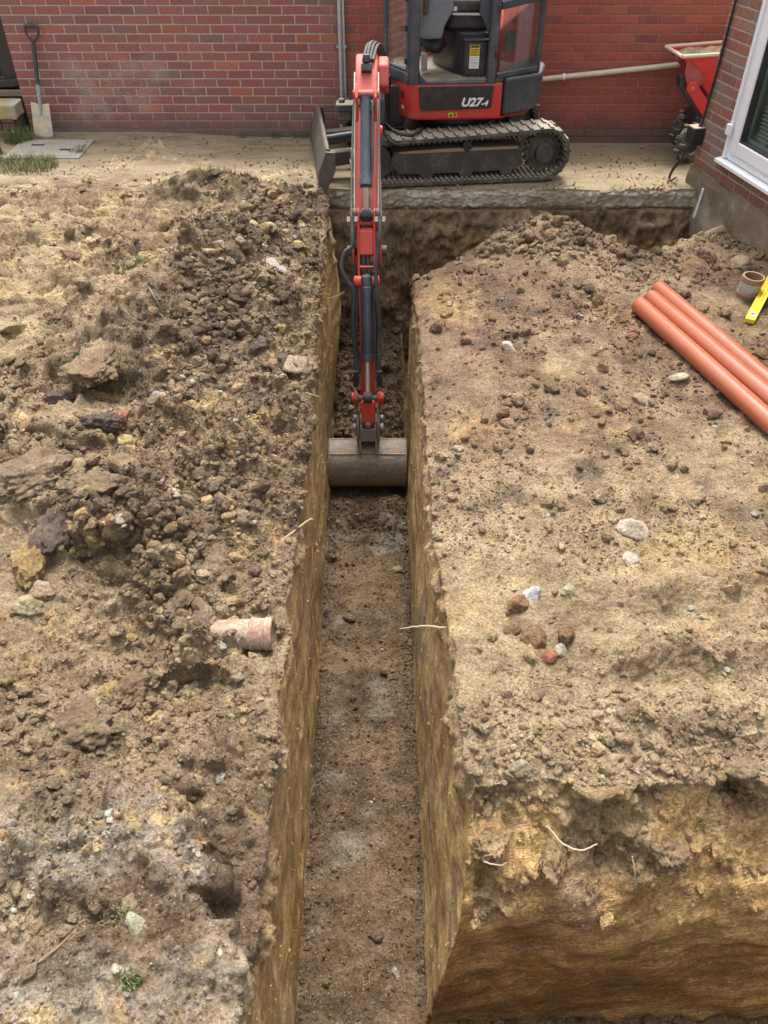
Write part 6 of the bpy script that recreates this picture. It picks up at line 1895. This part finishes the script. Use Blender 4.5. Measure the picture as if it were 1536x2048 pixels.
gx, gy = np.meshgrid(np.linspace(0, 1, 34), np.linspace(0, 1, 24))
p0, p1, p2, p3 = (np.array(p) for p in rim)
Q = (p1 * (1 - gx[..., None]) + p2 * gx[..., None]) * (1 - gy[..., None]) + (p0 * (1 - gx[..., None]) + p3 * gx[..., None]) * gy[..., None]
Q = Q + (Q.mean((0, 1)) - Q) * .06
Q[..., 2] += -.035 + .03 * fbm(Q[..., 0] * 8, Q[..., 1] * 8, 0 * gx, 3, 601) + .05 * np.sin(np.pi * gx) * np.sin(np.pi * gy)
LOAD = NT('loaded_soil'); _p = LOAD.pos(); _n = LOAD.noise(_p, 40, 5, .7); _n2 = LOAD.noise(_p, 9, 4)
LOAD.bsdf(LOAD.mix(LOAD.ramp(_n, .3, .7), LOAD.mix(_n2, (.14, .10, .06), (.22, .17, .10)), (.34, .27, .17)), .95, 0, LOAD.bump(_n, .8, .02), .2)
idx = np.arange(gx.size).reshape(gx.shape)
MB().add(Q.reshape(-1, 3).tolist(), np.stack([idx[:-1, :-1], idx[:-1, 1:], idx[1:, 1:], idx[1:, :-1]], -1).reshape(-1, 4).tolist()).obj('soil_load', LOAD.mat, du)
for wx, wy in ((2.82, 7.80), (2.90, 8.26)):
    wc = Vector((wx, wy, .155)); wa = Vector((.62, -.78, 0)).normalized()
    wh = MB().lathe(wc - wa * .06, wa, [(0, .07), (.0, .125), (.02, .145), (.05, .150), (.09, .148), (.115, .130), (.12, .10), (.10, .085)], 36).obj('wheel', RUBBER, du)
    for k in range(16):
        a = 2 * math.pi * k / 16
        q = wa.to_track_quat('Z', 'Y').to_matrix()
        rr = Matrix.Rotation(a, 3, 'Z')
        MB().box(wc + q @ rr @ Vector((.152, 0, (-1) ** k * .026)), (.030, .034, .058), q @ rr).obj('tread_block', RUBBER, wh, bevel=.004)
    MB().lathe(wc - wa * .03, wa, [(0, .0001), (.0, .088), (.07, .088), (.075, .05), (.08, .0001)], 24).obj('wheel_disc', BLACKP, wh)

# ------------------------------------------------------------------ grass, weeds, roots
GRASS = NT('grass_blade'); _p = GRASS.pos(); _n = GRASS.noise(_p, 14, 3)
GRASS.bsdf(GRASS.mix(_n, GRASS.mix(.5, (.07, .12, .025), (.05, .09, .03)), (.17, .19, .06)), .6, 0, None, .3)
DRY = NT('dry_blade'); _p = DRY.pos(); _n = DRY.noise(_p, 14, 3)
DRY.bsdf(DRY.mix(_n, (.20, .16, .07), (.10, .11, .04)), .8, 0, None, .2)
def tuft(x, y, rad, h, n, label, dry=.3, name='grass_tuft', cat='grass', z=None, flat=0.6, group=None):
    r = random.Random(int(abs(x * 1000) + abs(y * 77)))
    mb = MB()
    for i in range(n):
        a = r.uniform(0, 6.28); d = rad * math.sqrt(r.random())
        bx, by = x + d * math.cos(a), y + d * math.sin(a) * .7
        bz = (drop(bx, by)[0] if z is None else z) - .004
        la = r.uniform(0, 6.28); L = h * r.uniform(.45, 1.15); ln = r.uniform(.2, 1.0) * flat
        w = r.uniform(.0016, .0034)
        side = Vector((-math.sin(la), math.cos(la), 0)) * w
        p0 = Vector((bx, by, bz)); dirv = Vector((math.cos(la), math.sin(la), 0))
        p1 = p0 + dirv * L * ln * .4 + Vector((0, 0, L * .6)); p2 = p0 + dirv * L * ln * 1.1 + Vector((0, 0, L * (1 - .45 * ln)))
        mb.add([p0 - side, p0 + side, p1 + side * .8, p1 - side * .8, p2], [(0, 1, 2, 3), (3, 2, 4)], 1 if r.random() < dry else 0)
    o = mb.obj(name, [GRASS.mat, DRY.mat], None, smooth=False)
    tag(o, label, cat, group)
PZ = .05
tuft(-3.28, 7.42, .36, .15, 1500, 'big straggly grass clump at the left edge in front of the drain cover', .40, z=.01)
tuft(-3.52, 8.16, .14, .17, 320, 'bright green weed between stone step and drain cover', .05, z=.04)
tuft(-2.86, 7.82, .08, .07, 120, 'low green weed along the right rim of the drain cover', .1, z=.045)
tuft(-2.86, 7.95, .05, .06, 60, 'small green weed at the far right corner of the drain cover', .1, z=.045)
tuft(-3.15, 7.62, .14, .03, 90, 'thin line of green moss in the joint before the drain cover', .1, z=.045, name='moss_strip', cat='moss')
tuft(-1.75, 5.33, .15, .055, 330, 'patch of turf with green blades on the spoil mound', .35)
tuft(-.72, .83, .035, .045, 60, 'little green grass sprig among gravel at lower left', .1)
tuft(-1.82, 4.16, .03, .025, 40, 'tiny green sprout on the upper turf ledge', .0)
tuft(-1.30, 7.0, .30, .07, 240, 'dry rooty grass on the dark topsoil pile before the path', .85)
tuft(-1.50, 3.99, .16, .05, 140, 'dead grass fringe on the edge of the upper turf ledge', .95)
tuft(-.80, 1.0, .06, .03, 90, 'wispy dry grass next to the largest white stone', .8)
for i, x in enumerate((-2.2, -1.42, -1.08, -.88, -.80, -.62)):
    tuft(x, 8.44, .05, .045 + .01 * (i % 3), 50, ('weed at the wall foot midway between spade and conduit', 'weed at the wall foot right of the middle one', 'tuft of weed beside the broad one at the wall foot', 'slim weed at the wall foot left of the blade', 'weed touching the slim one at the wall foot', 'weed at the wall foot nearest the dozer blade')[i], .1, z=.02, name='wall_weed', cat='weed', group='weeds along the foot of the wall')
ROOT = painted('pale_root', (.38, .30, .19), .8, .3, (.30, .22, .13), scale=30, dust=.1)
TWIG = painted('brown_twig', (.20, .13, .075), .85, .3, dust=.1)
def root(pts, r, label, mat=ROOT, name='root', cat='root'):
    pts = [Vector(p) for p in pts]
    j = lambda: Vector((random.uniform(-1, 1), random.uniform(-1, 1), random.uniform(-1, 1))) * .006
    S = spline([p + (j() if 0 < i < len(pts) - 1 else Vector()) for i, p in enumerate(pts)], 5)
    n = len(S)
    o = MB().tube([p + j() * .35 for p in S], [r * (1.1 - .65 * i / n) for i in range(n)], 6).obj(name, mat, None)
    tag(o, label, cat)
root([(.30, 2.36, -.31), (.24, 2.36, -.30), (.18, 2.36, -.295), (.13, 2.355, -.30), (.07, 2.36, -.315)], .0055, 'pale root reaching across the trench from the right wall')
root([(-.66, 2.66, -.24), (-.56, 2.76, -.215), (-.46, 2.84, -.19), (-.37, 2.92, -.17), (-.35, 2.93, -.165)], .006, 'long pale root slanting over the left lip of the trench')
root([(.575, 1.40, -.25), (.63, 1.35, -.285), (.69, 1.33, -.30), (.75, 1.35, -.29)], .005, 'white root sticking out below the front rim of platform')
root([(.36, 1.33, -.38), (.41, 1.31, -.37), (.44, 1.32, -.365)], .003, 'short thin root on the front face near the corner')
root([(.90, 1.36, -.40), (.905, 1.31, -.45), (.90, 1.29, -.51)], .0028, 'thin root hanging down the front face at right')
root([(-.60, 4.05, -.14), (-.50, 4.03, -.13), (-.38, 3.98, -.135)], .004, 'straw coloured root across the left lip above the bucket')
root([(-.42, 5.62, -.32), (-.36, 5.62, -.30), (-.30, 5.66, -.285)], .004, 'thin root bridging to the arm hose at the left wall')
zt = drop(-1.0, 2.33)[0]
root([(-1.10, 2.40, drop(-1.10, 2.40)[0] + .01), (-1.04, 2.36, drop(-1.04, 2.36)[0] + .025), (-.98, 2.33, drop(-.98, 2.33)[0] + .035), (-.955, 2.32, drop(-.955, 2.32)[0] + .03)], .010, 'stubby broken stick on the left bank beside the clay pipe', TWIG, 'stick', 'stick')
root([(-1.02, .86, drop(-1.02, .86)[0] + .006), (-.94, .93, drop(-.94, .93)[0] + .008), (-.90, 1.0, drop(-.90, 1.0)[0] + .006)], .004, 'dark thin twig on gravel at the lower left', TWIG, 'twig', 'twig')
root([(-1.46, 4.66, drop(-1.46, 4.66)[0] + .01), (-1.41, 4.58, drop(-1.41, 4.58)[0] + .012), (-1.36, 4.52, drop(-1.36, 4.52)[0] + .01)], .007, 'dark green stalk lying on the brown mound', painted('green_stalk', (.05, .08, .05), .7, .2), 'stalk', 'stalk')

# labels that still coincide are told apart by nearness
seen = {}
for o in list(COL.objects):
    if o.parent is None and o.get('label') and o.get('group') not in (None, 'weeds along the foot of the wall'):
        seen.setdefault(o['label'], []).append(o)
for lab, os_ in seen.items():
    if len(os_) > 1:
        os_.sort(key=lambda o: o.location.y)
        for i, o in enumerate(os_):
            o['label'] = ('nearer ' if i == 0 else 'farther ') + lab if len(os_) == 2 else ('nearest ' if i == 0 else 'farthest ' if i == len(os_) - 1 else f'{("second", "third", "fourth", "fifth")[min(i - 1, 3)]} nearest ') + lab
